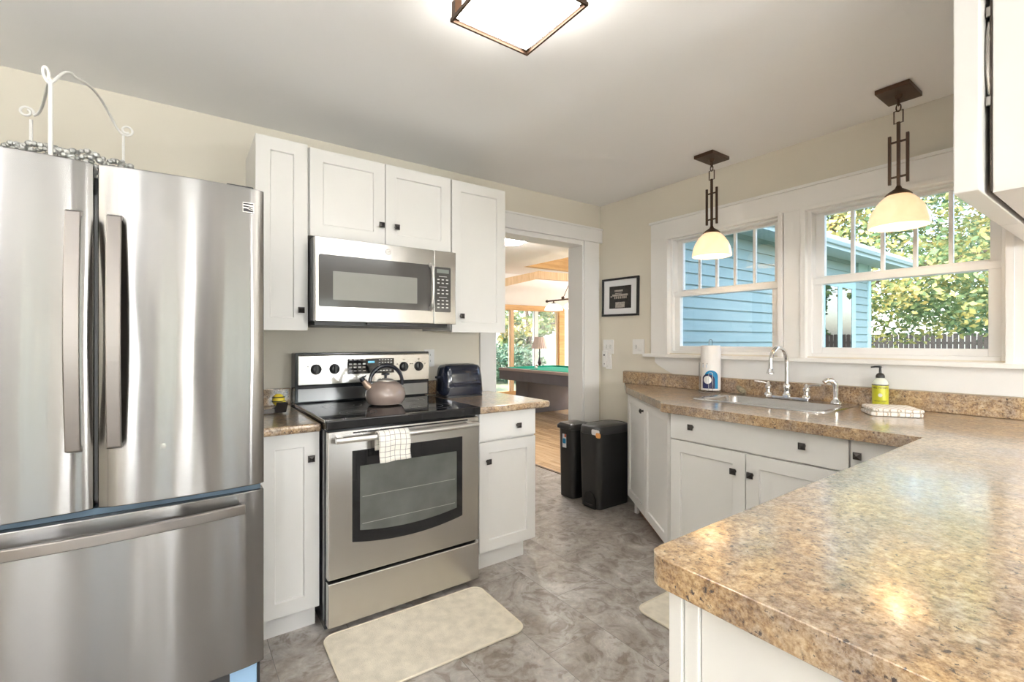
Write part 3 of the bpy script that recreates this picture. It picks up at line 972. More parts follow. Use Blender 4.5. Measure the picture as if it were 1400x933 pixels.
# the continuous counter: peninsula + sink run + clipped end, with a sink cut-out
SX0, SX1, SY0, SY1 = 2.475, 2.93, 0.945, 1.65
HX0, HX1, HY0, HY1 = 2.505, 2.84, 0.975, 1.62      # bowl hole
t = thing('countertop', 'long speckled tan countertop of the peninsula and sink run', 'countertop', (1.6, 0.2, ZB - 0.05))
bm = bmesh.new()
r = 0.035
corner = [(0.622 + r - r * math.cos(a), PF - r + r * math.sin(a)) for a in [PI / 2 * k / 5 for k in range(6)]]
outer = corner + [(XC, PF + 0.012), (XC, 1.623), (2.19, 1.655), (2.234, 1.669 + 0.012), (2.725, 2.365), (2.76, 2.395), (2.99, 2.61), (2.99, -0.40), (0.622, -0.40)]
def poly_hole(outer, hole, z0, z1):
    bm = bmesh.new()
    es = []
    for loop in (outer, hole):
        vs_ = [bm.verts.new((p[0], p[1], z1)) for p in loop]
        for i in range(len(vs_)):
            es.append(bm.edges.new((vs_[i], vs_[(i + 1) % len(vs_)])))
    r_ = bmesh.ops.triangle_fill(bm, use_beauty=True, use_dissolve=False, edges=es)
    fs = [f for f in bm.faces]
    ex = bmesh.ops.extrude_face_region(bm, geom=fs)
    vs2 = [v for v in ex['geom'] if isinstance(v, bmesh.types.BMVert)]
    bmesh.ops.translate(bm, verts=vs2, vec=(0, 0, z0 - z1))
    return bm
m_ = MB()
m_.bm.free()
m_.bm = poly_hole(outer, [(HX0, HY0), (HX1, HY0), (HX1, HY1), (HX0, HY1)], ZB - 0.048, ZB)
obj('worktop', m_, LAM, t, bevel=0.012, bseg=4, smooth=True)
obj('backsplash', MB().box(2.975, 2.998, -0.40, 2.615, ZB + 0.0005, 1.020), LAM, t, bevel=0.004)
obj('caulk_strip', MB().box(2.984, 2.998, -0.40, 2.61, 1.0205, 1.027), plain('tan_caulk', (0.52, 0.44, 0.34), 0.6), t)

# ================================================================== sink
t = thing('kitchen_sink', 'stainless steel drop in sink under the windows', 'sink', ((SX0 + SX1) / 2, (SY0 + SY1) / 2, ZB))
def rr2(x0, x1, y0, y1, r, seg=5):
    pts = []
    for cx, cy, a0 in ((x1 - r, y1 - r, 0), (x0 + r, y1 - r, PI / 2), (x0 + r, y0 + r, PI), (x1 - r, y0 + r, 1.5 * PI)):
        for k in range(seg + 1):
            a = a0 + PI / 2 * k / seg
            pts.append((cx + r * math.cos(a), cy + r * math.sin(a)))
    return pts
def R3(x0, x1, y0, y1, r, z):
    return [(*p, z) for p in rr2(x0, x1, y0, y1, r)]
bx0, bx1, by0, by1 = HX0 + 0.012, HX1 - 0.012, HY0 + 0.012, HY1 - 0.012
mb = MB()
mb.rings([R3(SX0, SX1, SY0, SY1, 0.03, ZB + 0.001), R3(SX0 + 0.002, SX1 - 0.002, SY0 + 0.002, SY1 - 0.002, 0.03, ZB + 0.007),
          R3(SX0 + 0.012, SX1 - 0.012, SY0 + 0.012, SY1 - 0.012, 0.03, ZB + 0.008),
          R3(bx0 - 0.006, bx1 + 0.006, by0 - 0.006, by1 + 0.006, 0.05, ZB + 0.005),
          R3(bx0, bx1, by0, by1, 0.05, ZB - 0.004),
          R3(bx0 + 0.01, bx1 - 0.01, by0 + 0.01, by1 - 0.01, 0.06, ZB - 0.15),
          R3(bx0 + 0.05, bx1 - 0.05, by0 + 0.05, by1 - 0.05, 0.05, ZB - 0.175)], cap=False)
mb.face(R3(bx0 + 0.05, bx1 - 0.05, by0 + 0.05, by1 - 0.05, 0.05, ZB - 0.175))
obj('basin', mb, SINKM, t, smooth=True)
obj('drain', MB().lathe([(0.045, -0.003), (0.045, 0.003), (0.02, 0.0), (0.001, -0.002)], (2.68, 1.3, ZB - 0.171), 24), CHROME, t, smooth=True)

ZD = ZB + 0.0085
t = thing('kitchen_faucet', 'chrome gooseneck faucet with two lever handles on a bar', 'faucet', (2.885, 1.295, ZD))
obj('deck_bar', MB().rbox(2.868, 2.902, 1.175, 1.415, ZD, ZD + 0.014, 0.015), CHROME, t, smooth=True, bevel=0.002)
mb = MB()
mb.lathe([(0.024, ZD + 0.014), (0.024, ZD + 0.022), (0.017, ZD + 0.03), (0.015, ZD + 0.05), (0.019, ZD + 0.058), (0.019, ZD + 0.078), (0.014, ZD + 0.085), (0.011, ZD + 0.09)], (2.885, 1.295, 0), 20)
pts = [(2.885, 1.295, ZD + 0.085)]
for k in range(0, 17):
    a = PI * k / 16
    pts.append((2.79 + 0.095 * math.cos(a), 1.295, ZD + 0.205 + 0.095 * math.sin(a)))
pts.append((2.692, 1.295, ZD + 0.175))
mb.tube(pts, 0.0115, 12)
mb.lathe([(0.010, ZD + 0.185), (0.015, ZD + 0.178), (0.015, ZD + 0.166), (0.019, ZD + 0.160), (0.019, ZD + 0.153), (0.010, ZD + 0.152)], (2.692, 1.295, 0), 16)
obj('spout', mb, CHROME, t, smooth=True)
for yy, sgn in ((1.400, 1), (1.190, -1)):
    mb = MB()
    mb.lathe([(0.024, ZD + 0.014), (0.022, ZD + 0.022), (0.014, ZD + 0.030), (0.013, ZD + 0.048), (0.018, ZD + 0.054), (0.018, ZD + 0.066), (0.010, ZD + 0.076), (0.008, ZD + 0.090), (0.004, ZD + 0.094)], (2.885, yy, 0), 18)
    mb.tube([(2.885, yy, ZD + 0.080), (2.880, yy + sgn * 0.03, ZD + 0.088), (2.872, yy + sgn * 0.075, ZD + 0.092)], [0.005, 0.006, 0.008], 10)
    obj('lever_handle', mb, CHROME, t, smooth=True)
t = thing('sink_sprayer', 'small chrome side sprayer right of the faucet', 'sprayer', (2.885, 1.045, ZD))
obj('sprayer_base', MB().lathe([(0.028, ZD), (0.026, ZD + 0.008), (0.015, ZD + 0.02), (0.013, ZD + 0.03)], (2.885, 1.045, 0), 20), CHROME, t, smooth=True)
obj('spray_head', MB().tube([(2.885, 1.045, ZD + 0.028), (2.885, 1.045, ZD + 0.075), (2.882, 1.047, ZD + 0.105), (2.868, 1.058, ZD + 0.122), (2.848, 1.075, ZD + 0.122), (2.838, 1.083, ZD + 0.112)],
                           [0.012, 0.013, 0.015, 0.016, 0.015, 0.012], 14), CHROME, t, smooth=True)

# soap bottle
t = thing('soap_bottle', 'pump soap bottle with yellow green label and black pump', 'bottle', (2.90, 0.853, ZB))
sc_, sy_ = 2.90, 0.853
obj('bottle_body', MB().lathe([(0.030, ZB + 0.001), (0.0335, ZB + 0.006), (0.0335, ZB + 0.125), (0.032, ZB + 0.138), (0.022, ZB + 0.152), (0.015, ZB + 0.158)], (sc_, sy_, 0), 28), SOAPB, t, smooth=True)
lb = obj('label_wrap', MB().lathe([(0.0341, ZB + 0.014), (0.0343, ZB + 0.015), (0.0343, ZB + 0.119), (0.0341, ZB + 0.12)], (sc_, sy_, 0), 36, cap=False), SOAPL, t, smooth=True)
obj('label_band', MB().lathe([(0.0345, ZB + 0.1205), (0.0347, ZB + 0.121), (0.0347, ZB + 0.1245), (0.0345, ZB + 0.125)], (sc_, sy_, 0), 36, cap=False), INK, t, smooth=True)
def wrap_text(s, size, zc, r, parent, mat, cx, cy, ang0):
    m0 = Matrix.Identity(4)
    tb = text_mb(s, size, m0, 0.0002)
    for v in tb.bm.verts:
        a = ang0 + v.co.x / r
        rad = r + v.co.z
        v.co = Vector((cx + rad * math.cos(a), cy + rad * math.sin(a), zc + v.co.y))
    obj('lettering', tb, mat, parent)
va = math.atan2(-0.853, -2.90)
wrap_text("MRS. MEYER'S", 0.0115, ZB + 0.108, 0.0347, lb, INK, sc_, sy_, va)
wrap_text('HAND SOAP', 0.010, ZB + 0.042, 0.0347, lb, INK, sc_, sy_, va)
wrap_text('* * *', 0.008, ZB + 0.028, 0.0347, lb, MARK, sc_, sy_, va)
mb = MB(frame((sc_ + 0.0349 * math.cos(va), sy_ + 0.0349 * math.sin(va), ZB + 0.072), (math.sin(va), -math.cos(va), 0), (math.cos(va), math.sin(va), 0)))
mb.lathe([(0.009, -0.001), (0.009, 0.0004)], (0, 0, 0), 20, 'y')
obj('label_emblem', mb, MARK, lb)
mb = MB()
mb.lathe([(0.0185, ZB + 0.158), (0.0185, ZB + 0.168), (0.014, ZB + 0.178), (0.006, ZB + 0.183), (0.005, ZB + 0.208), (0.009, ZB + 0.210), (0.009, ZB + 0.217), (0.003, ZB + 0.218)], (sc_, sy_, 0), 20)
mb.tube([(sc_, sy_, ZB + 0.214), (sc_ - 0.01, sy_ + 0.018, ZB + 0.214), (sc_ - 0.018, sy_ + 0.034, ZB + 0.211)], [0.005, 0.0045, 0.0035], 8)
obj('pump', mb, BLACKP, t, smooth=True)

# folded towel by the sink
def pillow(cx, cy, z0, lx, ly, h, rot, layers=2):
    mb = MB(Matrix.Translation((cx, cy, z0)) @ Matrix.Rotation(rot, 4, 'Z'))
    for L_ in range(layers):
        rings = []
        hz = h / layers
        for s, zz in ((0.93, 0.0), (0.985, 0.12), (1.0, 0.5), (0.985, 0.85), (0.90, 1.0)):
            ring = []
            for (px, py) in rr2(-lx / 2, lx / 2, -ly / 2, ly / 2, 0.018, 4):
                k = s - 0.02 * L_
                w_ = 0.003 * math.sin(px * 50 + L_ * 2) + 0.003 * math.cos(py * 43)
                ring.append((px * k + w_, py * k + w_, L_ * hz + zz * hz + (w_ if zz > 0.4 else 0)))
            rings.append(ring)
        mb.rings(rings)
    return mb
tag(obj('dish_towel', pillow(2.715, 0.760, ZB + 0.001, 0.17, 0.20, 0.040, math.radians(33)), CLOTH_B, smooth=True), 'folded cream striped dish towel on the counter right of the sink', 'towel')
# pump sponge thing: small speckled grey brown pad left of the faucet
mb = MB(Matrix.Translation((2.945, 1.600, ZB + 0.031)) @ Matrix.Rotation(math.radians(35), 4, 'X'))
mb.sphere((0, 0, 0), 0.03, 16, (0.5, 1.25, 0.62))
tag(obj('scrub_pad', mb, plain('speckled_scrubber', (0.25, 0.22, 0.15), 0.8, var=0.5, vscale=60, bmp=1, bscale=120), smooth=True), 'small grey green scrubber leaning by the backsplash left of the faucet', 'scrubber')

# paper towel on a wire stand
px_, py_ = 2.885, 1.775
t = thing('paper_towel_roll', 'wrapped white paper towel roll with a blue and navy printed label', 'paper towels', (px_, py_, ZB))
zp0 = ZB + 0.02
roll = obj('paper_roll', MB().lathe([(0.022, zp0), (0.060, zp0), (0.062, zp0 + 0.006), (0.062, zp0 + 0.287), (0.058, zp0 + 0.295), (0.022, zp0 + 0.293)], (px_, py_, 0), 40), PAPER, t, smooth=True)
lab_c = math.atan2(-py_, -px_)
def curved(polyfn, mat, nm, rad, parent):
    """flat label outline (list of (u,z) rings) wrapped on the roll"""
    mb = MB()
    for poly in polyfn:
        P = [(px_ + rad * math.cos(lab_c + q[0] / rad), py_ + rad * math.sin(lab_c + q[0] / rad), q[1]) for q in poly]
        mb.face(P)
    return obj(nm, mb, mat, parent)
def strips(f_lo, f_hi, u0, u1, n=24):
    out = []
    for i in range(n):
        a = u0 + (u1 - u0) * i / n
        b = u0 + (u1 - u0) * (i + 1) / n
        la, lb_, ha, hb = f_lo(a), f_lo(b), f_hi(a), f_hi(b)
        if ha - la < 1e-5 and hb - lb_ < 1e-5: continue
        out.append([(a, la), (b, lb_), (b, max(hb, lb_ + 1e-5)), (a, max(ha, la + 1e-5))])
    return out
zl = zp0 + 0.012
w0 = 0.055
curved(strips(lambda a: zl, lambda a: zl + 0.075 + math.sqrt(max(0, 0.045 ** 2 - (a - 0.004) ** 2)) if abs(a - 0.004) < 0.045 else zl, -0.041, 0.0488), BLUEP, 'blue_arch', 0.0626, roll)
curved(strips(lambda a: zl, lambda a: zl + 0.053 + math.sqrt(max(0, 0.043 ** 2 - (a + 0.016) ** 2)), -0.055, 0.0265), NAVYINK, 'navy_swirl', 0.0630, roll)
curved(strips(lambda a: zl + 0.057 - math.sqrt(max(0, 0.026 ** 2 - (a + 0.020) ** 2)), lambda a: zl + 0.057 + math.sqrt(max(0, 0.026 ** 2 - (a + 0.020) ** 2)), -0.046, 0.006), PAPER, 'white_dot', 0.0634, roll)
curved([[(-0.055, zl + 0.160), (-0.02, zl + 0.160), (-0.02, zl + 0.166), (-0.055, zl + 0.166)]], NAVYINK, 'dark_band', 0.0628, roll)
curved([[(-0.055, zl + 0.138), (-0.025, zl + 0.138), (-0.025, zl + 0.158), (-0.055, zl + 0.158)]], plain('pale_blue_print', (0.45, 0.58, 0.74), 0.6), 'pale_band', 0.0628, roll)
t = thing('paper_towel_holder', 'thin wire stand holding the paper towel roll', 'paper towel holder', (px_, py_, ZB))
mb = MB()
ring = [(px_ + 0.072 * math.cos(a), py_ + 0.072 * math.sin(a), ZB + 0.006) for a in [2 * PI * k / 28 for k in range(28)]]
mb.tube(ring, 0.0025, 6, closed=True)
mb.tube([(px_ - 0.072, py_, ZB + 0.012), (px_ + 0.072, py_, ZB + 0.012)], 0.0025, 6)
mb.tube([(px_, py_ - 0.072, ZB + 0.012), (px_, py_ + 0.072, ZB + 0.012)], 0.0025, 6)
for k in range(4):
    a = PI / 4 + k * PI / 2
    mb.sphere((px_ + 0.072 * math.cos(a), py_ + 0.072 * math.sin(a), ZB + 0.0045), 0.004, 8)
obj('base_ring', mb, CHROME, t, smooth=True)
ca, sa = math.cos(lab_c), math.sin(lab_c)
def around(rad, off, z):
    return (px_ + rad * ca - off * sa, py_ + rad * sa + off * ca, z)
mb = MB()
mb.tube([around(0.068, 0.012, ZB + 0.006)] + [around(0.068, 0.012 * math.cos(a), zl + 0.095 + 0.012 * math.sin(a)) for a in [PI * k / 8 for k in range(9)]] + [around(0.068, -0.012, ZB + 0.006)], 0.0016, 6)
obj('front_loop', mb, CHROME, t, smooth=True)
mb = MB()
mb.tube([around(0, 0.010, ZB + 0.012)] + [around(0, 0.010 * math.cos(a), zp0 + 0.325 + 0.010 * math.sin(a)) for a in [PI * k / 8 for k in range(9)]] + [around(0, -0.010, ZB + 0.012)], 0.002, 6)
obj('centre_loop', mb, plain('dark_wire', (0.12, 0.13, 0.14), 0.3, 0.9), t, smooth=True)
mb = MB()
mb.tube([around(0, -0.071, ZB + 0.006), around(0, -0.071, ZB + 0.20)], 0.002, 6)
mb.tube([around(-0.02, -0.069, ZB + 0.006), around(-0.02, -0.069, ZB + 0.20), around(0, -0.071, ZB + 0.20)], 0.002, 6)
obj('tension_arm', mb, CHROME, t, smooth=True)

# ================================================================== range
RX0, RX1 = 0.512, 1.272
RF = 2.085
t = thing('electric_range', 'freestanding stainless electric range with black glass top', 'range', (0.89, 2.45, 0))
mb = MB()
mb.box(RX0 - 0.002, RX1 + 0.002, RF + 0.045, 2.84, 0.012, 0.884)
mb.box(RX0 + 0.02, RX0 + 0.06, RF + 0.06, RF + 0.10, 0, 0.03).box(RX1 - 0.06, RX1 - 0.02, RF + 0.06, RF + 0.10, 0, 0.03)
mb.box(RX0 + 0.02, RX0 + 0.06, 2.76, 2.80, 0, 0.03).box(RX1 - 0.06, RX1 - 0.02, 2.76, 2.80, 0, 0.03)
obj('body', mb, BLACKE, t, bevel=0.002)
ct = obj('cooktop', MB().box(RX0 - 0.006, RX1 + 0.010, RF + 0.004, 2.86, 0.8845, 0.926), BLACKG, t, bevel=0.006, bseg=3)
obj('cooktop_trim', MB().box(RX0 - 0.0085, RX0 - 0.0062, RF + 0.02, 2.74, 0.918, 0.9285), SATIN, t)
for cx, cy, r in ((0.70, 2.27, 0.085), (1.08, 2.27, 0.105), (0.70, 2.55, 0.10), (1.09, 2.56, 0.08)):
    mb = MB()
    for rr_ in (r, r * 0.62):
        mb.tube([(cx + rr_ * math.cos(a), cy + rr_ * math.sin(a), 0.9262) for a in [2 * PI * k / 40 for k in range(40)]], 0.0012, 5, closed=True, flat=(1.2, 0.35))
    obj('burner_ring', mb, plain('burner_print', (0.05, 0.05, 0.05), 0.3), ct)
# backguard
by = 2.738
bg_ = MB()
bg_.box(RX0 - 0.004, RX1 + 0.030, 2.76, 2.862, 0.9265, 1.203)
bg = obj('backguard', bg_, BLACKE, t, bevel=0.004)
obj('backguard_riser', MB().box(RX0 + 0.010, RX1 + 0.016, 2.752, 2.7598, 0.936, 1.004), steel('dark_brushed_steel', (0.20, 0.20, 0.20), 0.3, 0.5), bg)
mb = MB()
mb.prism([(by, 1.028), (by, 1.188), (2.7598, 1.196), (2.7598, 1.020)], RX0 + 0.008, RX1 + 0.022, 'x')
pan = obj('control_panel', mb, STEEL, t, bevel=0.002)
pm = frame((0, by, 0), UA, NA)
mb = MB(pm)
for r_ in range(4):
    for c_ in range(4):
        if r_ in (0, 3):
            mb.box(0.792 + c_ * 0.026, 0.808 + c_ * 0.026, 0.003, 0.0034, 1.158 - r_ * 0.021, 1.161 - r_ * 0.021)
        else:
            mb.box(0.791 + c_ * 0.026, 0.807 + c_ * 0.026, 0.003, 0.0034, 1.151 - r_ * 0.019 , 1.159 - r_ * 0.019)
for r_ in range(3):
    for c_ in range(5):
        mb.box(0.965 + c_ * 0.018, 0.975 + c_ * 0.018, 0.003, 0.0034, 1.155 - r_ * 0.016, 1.160 - r_ * 0.016)
for c_ in range(6):
    mb.box(0.93 + c_ * 0.020, 0.943 + c_ * 0.020, 0.003, 0.0034, 1.090, 1.097)
obj2('keypad', MB(pm).box(0.783, 1.060, 0.0002, 0.003, 1.078, 1.166), BLACKG, mb, MARK, pan)
obj('clock_display', MB(pm).box(0.900, 0.940, 0.003, 0.0036, 1.140, 1.152), LCD, pan)
for kx in (0.612, 0.711, 1.124, 1.222):
    mb = MB(pm)
    mb.lathe([(0.029, 0.0002), (0.029, 0.003), (0.025, 0.006), (0.023, 0.018), (0.019, 0.021)], (kx, 0, 1.112), 26, 'y')
    mb.box(kx - 0.006, kx + 0.006, 0.020, 0.034, 1.112 - 0.021, 1.112 + 0.021)
    m2_ = MB(pm)
    for q in range(7):
        a = PI * (-0.15 + q * 1.3 / 6)
        m2_.box(kx + 0.038 * math.cos(a) - 0.0015, kx + 0.038 * math.cos(a) + 0.0015, 0.0002, 0.0006, 1.112 + 0.038 * math.sin(a) - 0.0015, 1.112 + 0.038 * math.sin(a) + 0.0015)
    m2_.box(kx - 0.007, kx + 0.007, 0.0002, 0.0006, 1.156, 1.159)
    m2_.box(kx + 0.038, kx + 0.046, 0.0002, 0.0006, 1.126, 1.131).box(kx - 0.046, kx - 0.038, 0.0002, 0.0006, 1.126, 1.131)
    obj2('control_knob', mb, BLACKP, m2_, INK, pan, smooth=True)
# oven door
dm = frame((0, RF + 0.042, 0), UA, NA)
door = obj('oven_door', MB(dm).box(RX0 + 0.002, RX1 - 0.004, 0, 0.042, 0.238, 0.876), STEEL, t, bevel=0.004)
obj('vent_slot', MB(dm).box(0.62, 1.20, 0.0422, 0.0432, 0.862, 0.868), BLACKG, door)
arc = lambda x, a, b, zc, dz: zc - dz * (1 - ((x - (a + b) / 2) / ((b - a) / 2)) ** 2)
gx0, gx1 = 0.617, 1.168
poly = [(gx0, 0.785), (gx0, 0.384)] + [(gx0 + (gx1 - gx0) * k / 16, arc(gx0 + (gx1 - gx0) * k / 16, gx0, gx1, 0.384, 0.030)) for k in range(1, 16)] + [(gx1, 0.384), (gx1, 0.785)]
obj('window_surround', MB(dm).prism(poly, 0.0422, 0.0445, 'y'), BLACKG, door)
hx0, hx1 = 0.650, 1.135
poly = [(hx0, 0.715), (hx0, 0.430)] + [(hx0 + (hx1 - hx0) * k / 16, arc(hx0 + (hx1 - hx0) * k / 16, hx0, hx1, 0.430, 0.022)) for k in range(1, 16)] + [(hx1, 0.430), (hx1, 0.715)]
obj('window_pane', MB(dm).prism(poly, 0.0446, 0.0456, 'y'), OVSCREEN, door)
mb = MB(dm)
for z_ in (0.575, 0.455):
    mb.box(hx0 + 0.01, hx1 - 0.01, 0.0456, 0.0459, z_, z_ + 0.0025)
obj('rack_lines', mb, plain('dull_rack_wire', (0.30, 0.30, 0.28), 0.3, 0.5), door)
mb = MB(dm)
pts = [(0.535 + (1.235 - 0.535) * k / 20, 0.088 + 0.012 * math.sin(PI * k / 20), 0.846) for k in range(21)]
mb.tube(pts, 0.0135, 12)
mb.box(0.550, 0.575, 0.042, 0.090, 0.838, 0.854).box(1.195, 1.220, 0.042, 0.090, 0.838, 0.854)
obj('door_handle', mb, SATIN, door, smooth=True)
obj('storage_drawer', MB(dm).box(RX0 + 0.002, RX1 - 0.004, 0.0, 0.042, 0.032, 0.224), STEEL, t, bevel=0.004)
# towel over the handle
def hanging_towel():
    yb = RF + 0.042 - 0.094
    rows = []
    path = []
    for k in range(5):
        path.append((yb + 0.020, 0.780 + 0.065 * k / 4))
    for k in range(1, 8):
        a = PI * k / 8
        path.append((yb - 0.002 + 0.020 * math.cos(a), 0.848 + 0.018 * math.sin(a)))
    for k in range(8):
        path.append((yb - 0.024 - 0.004 * math.sin(k), 0.845 - 0.113 * k / 7))
    nx = 16
    mb = MB()
    G = []
    for i, (y, z) in enumerate(path):
        row = []
        for j in range(nx + 1):
            s = j / nx
            x = 0.708 + 0.142 * s + (0.006 * (i - 12) / 8 if i > 12 else 0)
            row.append(mb.v((x, y - 0.005 * math.sin(s * 9) * (1 if i > 9 else 0.1), z + (0.005 * s if i > 16 else 0))))
        G.append(row)
    for i in range(len(G) - 1):
        for j in range(nx):
            mb.bm.faces.new((G[i][j], G[i][j + 1], G[i + 1][j + 1], G[i + 1][j]))
    o = obj('dish_towel', mb, CLOTH_A, smooth=True)
    md = o.modifiers.new('thickness', 'SOLIDIFY')
    md.thickness = 0.006
    md.offset = 1
    tag(o, 'cream checked dish towel hanging over the oven door handle', 'towel')
hanging_towel()

# kettle
kx, ky, kz = 0.905, 2.46, 0.9275
t = thing('tea_kettle', 'round taupe enamel kettle with dark arched handle on the cooktop', 'kettle', (kx, ky, kz))
obj('kettle_body', MB().lathe([(0.070, kz), (0.088, kz + 0.006), (0.103, kz + 0.030), (0.107, kz + 0.055), (0.100, kz + 0.085), (0.080, kz + 0.110), (0.055, kz + 0.124), (0.045, kz + 0.128)], (kx, ky, 0), 40), KETTLE, t, smooth=True)
lid = obj('kettle_lid', MB().lathe([(0.047, kz + 0.127), (0.047, kz + 0.131), (0.036, kz + 0.138), (0.012, kz + 0.142)], (kx, ky, 0), 30), plain('pale_lid_metal', (0.62, 0.58, 0.54), 0.2, 0.6), t, smooth=True)
obj('lid_knob', MB().lathe([(0.007, kz + 0.142), (0.007, kz + 0.156), (0.022, kz + 0.160), (0.022, kz + 0.168), (0.012, kz + 0.172)], (kx, ky, 0), 20), NAVYP, lid, smooth=True)
sp = obj('spout', MB().tube([(kx - 0.075, ky, kz + 0.085), (kx - 0.105, ky - 0.002, kz + 0.112), (kx - 0.125, ky - 0.004, kz + 0.140)], [0.024, 0.018, 0.012], 14), KSPOUT, t, smooth=True)
obj('spout_cap', MB().tube([(kx - 0.122, ky - 0.004, kz + 0.134), (kx - 0.133, ky - 0.004, kz + 0.150)], [0.0145, 0.012], 12).tube([(kx - 0.128, ky, kz + 0.150), (kx - 0.105, ky, kz + 0.158)], [0.006, 0.004], 8), NAVYP, sp, smooth=True)
pts = []
for k in range(19):
    a = PI * (1.0 - k / 18 * 1.06)
    pts.append((kx + 0.004 + 0.090 * math.cos(a), ky, kz + 0.118 + 0.092 * math.sin(a)))
pts = [(kx - 0.077, ky, kz + 0.105)] + pts
obj('handle', MB().tube(pts, [0.009] * 4 + [0.0115] * 12 + [0.010] * 4, 12), NAVYP, t, smooth=True)

# ================================================================== microwave
MX0, MX1, MZ0, MZ1, MF = 0.523, 1.285, 1.365, 1.775, 2.365
t = thing('microwave', 'stainless over the range microwave under the short cabinet', 'microwave', (0.9, 2.6, MZ0))
obj('body', MB().box(MX0, MX1 - 0.004, MF + 0.035, YA - 0.002, MZ0 + 0.004, MZ1 - 0.002), DKGREY, t)
obj('underside_vent', MB().box(MX0 + 0.01, MX1 - 0.03, MF + 0.05, YA - 0.06, MZ0 - 0.018, MZ0 + 0.0035).box(MX0 + 0.26, MX1 - 0.22, MF + 0.02, MF + 0.10, MZ0 - 0.010, MZ0 + 0.0035), BLACKP, t)
mm = frame((0, MF + 0.034, 0), UA, NA)
mdoor = obj('microwave_door', MB(mm).box(MX0, 1.146, 0, 0.034, MZ0 + 0.0, MZ1), STEEL, t, bevel=0.004)
obj('door_glass', MB(mm).rbox(0.540, 1.128, 0.0342, 0.036, 0, 1, 0.01) if False else MB(mm).prism(rr2(0.540, 1.128, 1.437, 1.690, 0.010), 0.0342, 0.036, 'y'), MWGLASS, mdoor)
obj('window_pane', MB(mm).prism(rr2(0.606, 1.046, 1.472, 1.612, 0.004), 0.0361, 0.0368, 'y'), MWSCREEN, mdoor)
mb = MB(mm)
mb.tube([(1.122, 0.036, 1.445), (1.122, 0.060, 1.455)] + [(1.122, 0.064 + 0.012 * math.sin(PI * k / 10), 1.460 + 0.215 * k / 10) for k in range(11)] + [(1.122, 0.060, 1.680), (1.122, 0.036, 1.690)], 0.0125, 8, flat=(1.1, 0.7), up=(1, 0, 0))
obj('door_handle', mb, SATIN, mdoor, smooth=True)
mb = MB(mm)
mb.tube([(0.885 + 0.0135 * math.cos(a), 0.0346, 1.735 + 0.0135 * math.sin(a)) for a in [2 * PI * k / 24 for k in range(24)]], 0.0012, 5, closed=True)
obj('badge_ring', mb, plain('badge_metal', (0.35, 0.34, 0.33), 0.3, 0.9), mdoor)
obj('badge_letters', text_mb('GE', 0.015, frame((0.885, MF - 0.0004, 1.735), UA, NA) @ Matrix(((1, 0, 0, 0), (0, 0, 1, 0), (0, 1, 0, 0), (0, 0, 0, 1)))), plain('badge_letter_metal', (0.28, 0.27, 0.26), 0.3, 0.9), mdoor)
cp = obj('control_panel', MB(mm).box(1.148, MX1, 0, 0.034, MZ0, MZ1), STEEL, t, bevel=0.003)
obj('clock_display', MB(mm).box(1.163, 1.238, 0.0363, 0.0368, 1.650, 1.672), LCDG, cp)
mb = MB(mm)
for r_ in range(10):
    for c_ in range(3 if r_ not in (0, 3, 6) else 1):
        x_ = 1.166 + c_ * 0.027
        w_ = 0.014 if r_ not in (0, 3, 6) else 0.05
        z_ = 1.630 - r_ * 0.0195
        mb.box(x_ + (0.01 if w_ > 0.02 else 0), x_ + w_ + (0.01 if w_ > 0.02 else 0), 0.0363, 0.0367, z_, z_ + (0.0025 if w_ > 0.02 else 0.006))
obj2('keypad', MB(mm).prism(rr2(1.152, 1.250, 1.432, 1.684, 0.006), 0.0342, 0.0362, 'y'), MWGLASS, mb, MARK, cp)

# ================================================================== toaster
tx0, tx1, ty0, ty1, tz0 = 1.345, 1.635, 2.61, 2.79, 0.911
t = thing('toaster', 'glossy blue black two slice toaster on the counter by the doorway', 'toaster', ((tx0 + tx1) / 2, (ty0 + ty1) / 2, tz0))
mb = MB()
rings = []
for zz, ins, r_ in ((0.012, 0.004, 0.04), (0.03, 0.0, 0.045), (0.14, 0.006, 0.045), (0.185, 0.012, 0.045), (0.202, 0.024, 0.04), (0.208, 0.045, 0.03)):
    rings.append(R3(tx0 + ins, tx1 - ins, ty0 + ins, ty1 - ins, r_, tz0 + zz))
mb.rings(rings)
obj('shell', mb, TOASTM, t, smooth=True)
obj('base', MB().rbox(tx0 + 0.006, tx1 - 0.006, ty0 + 0.006, ty1 - 0.006, tz0, tz0 + 0.0115, 0.03), BLACKP, t, smooth=True)
for yy in (2.672, 2.722):
    obj('bread_slot', MB().box(tx0 + 0.06, tx1 - 0.06, yy - 0.013, yy + 0.013, tz0 + 0.200, tz0 + 0.2092), DKGREY, t)
obj('lever', MB().box(tx0 - 0.022, tx0 + 0.004, 2.685, 2.715, tz0 + 0.12, tz0 + 0.135), NAVYP, t, bevel=0.003)
mb = MB()
mb.tube([(tx0 + 0.02, 2.785, tz0 + 0.02), (1.325, 2.835, tz0 + 0.01), (1.318, 2.845, 1.02), (1.335, 2.875, 1.125), (1.345, 2.874, 1.14)], 0.003, 6)
obj('power_cord', mb, BLACKP, t, smooth=True)

def outlet(name, label, y, z, cat='outlet', on='A', x=None):
    pass
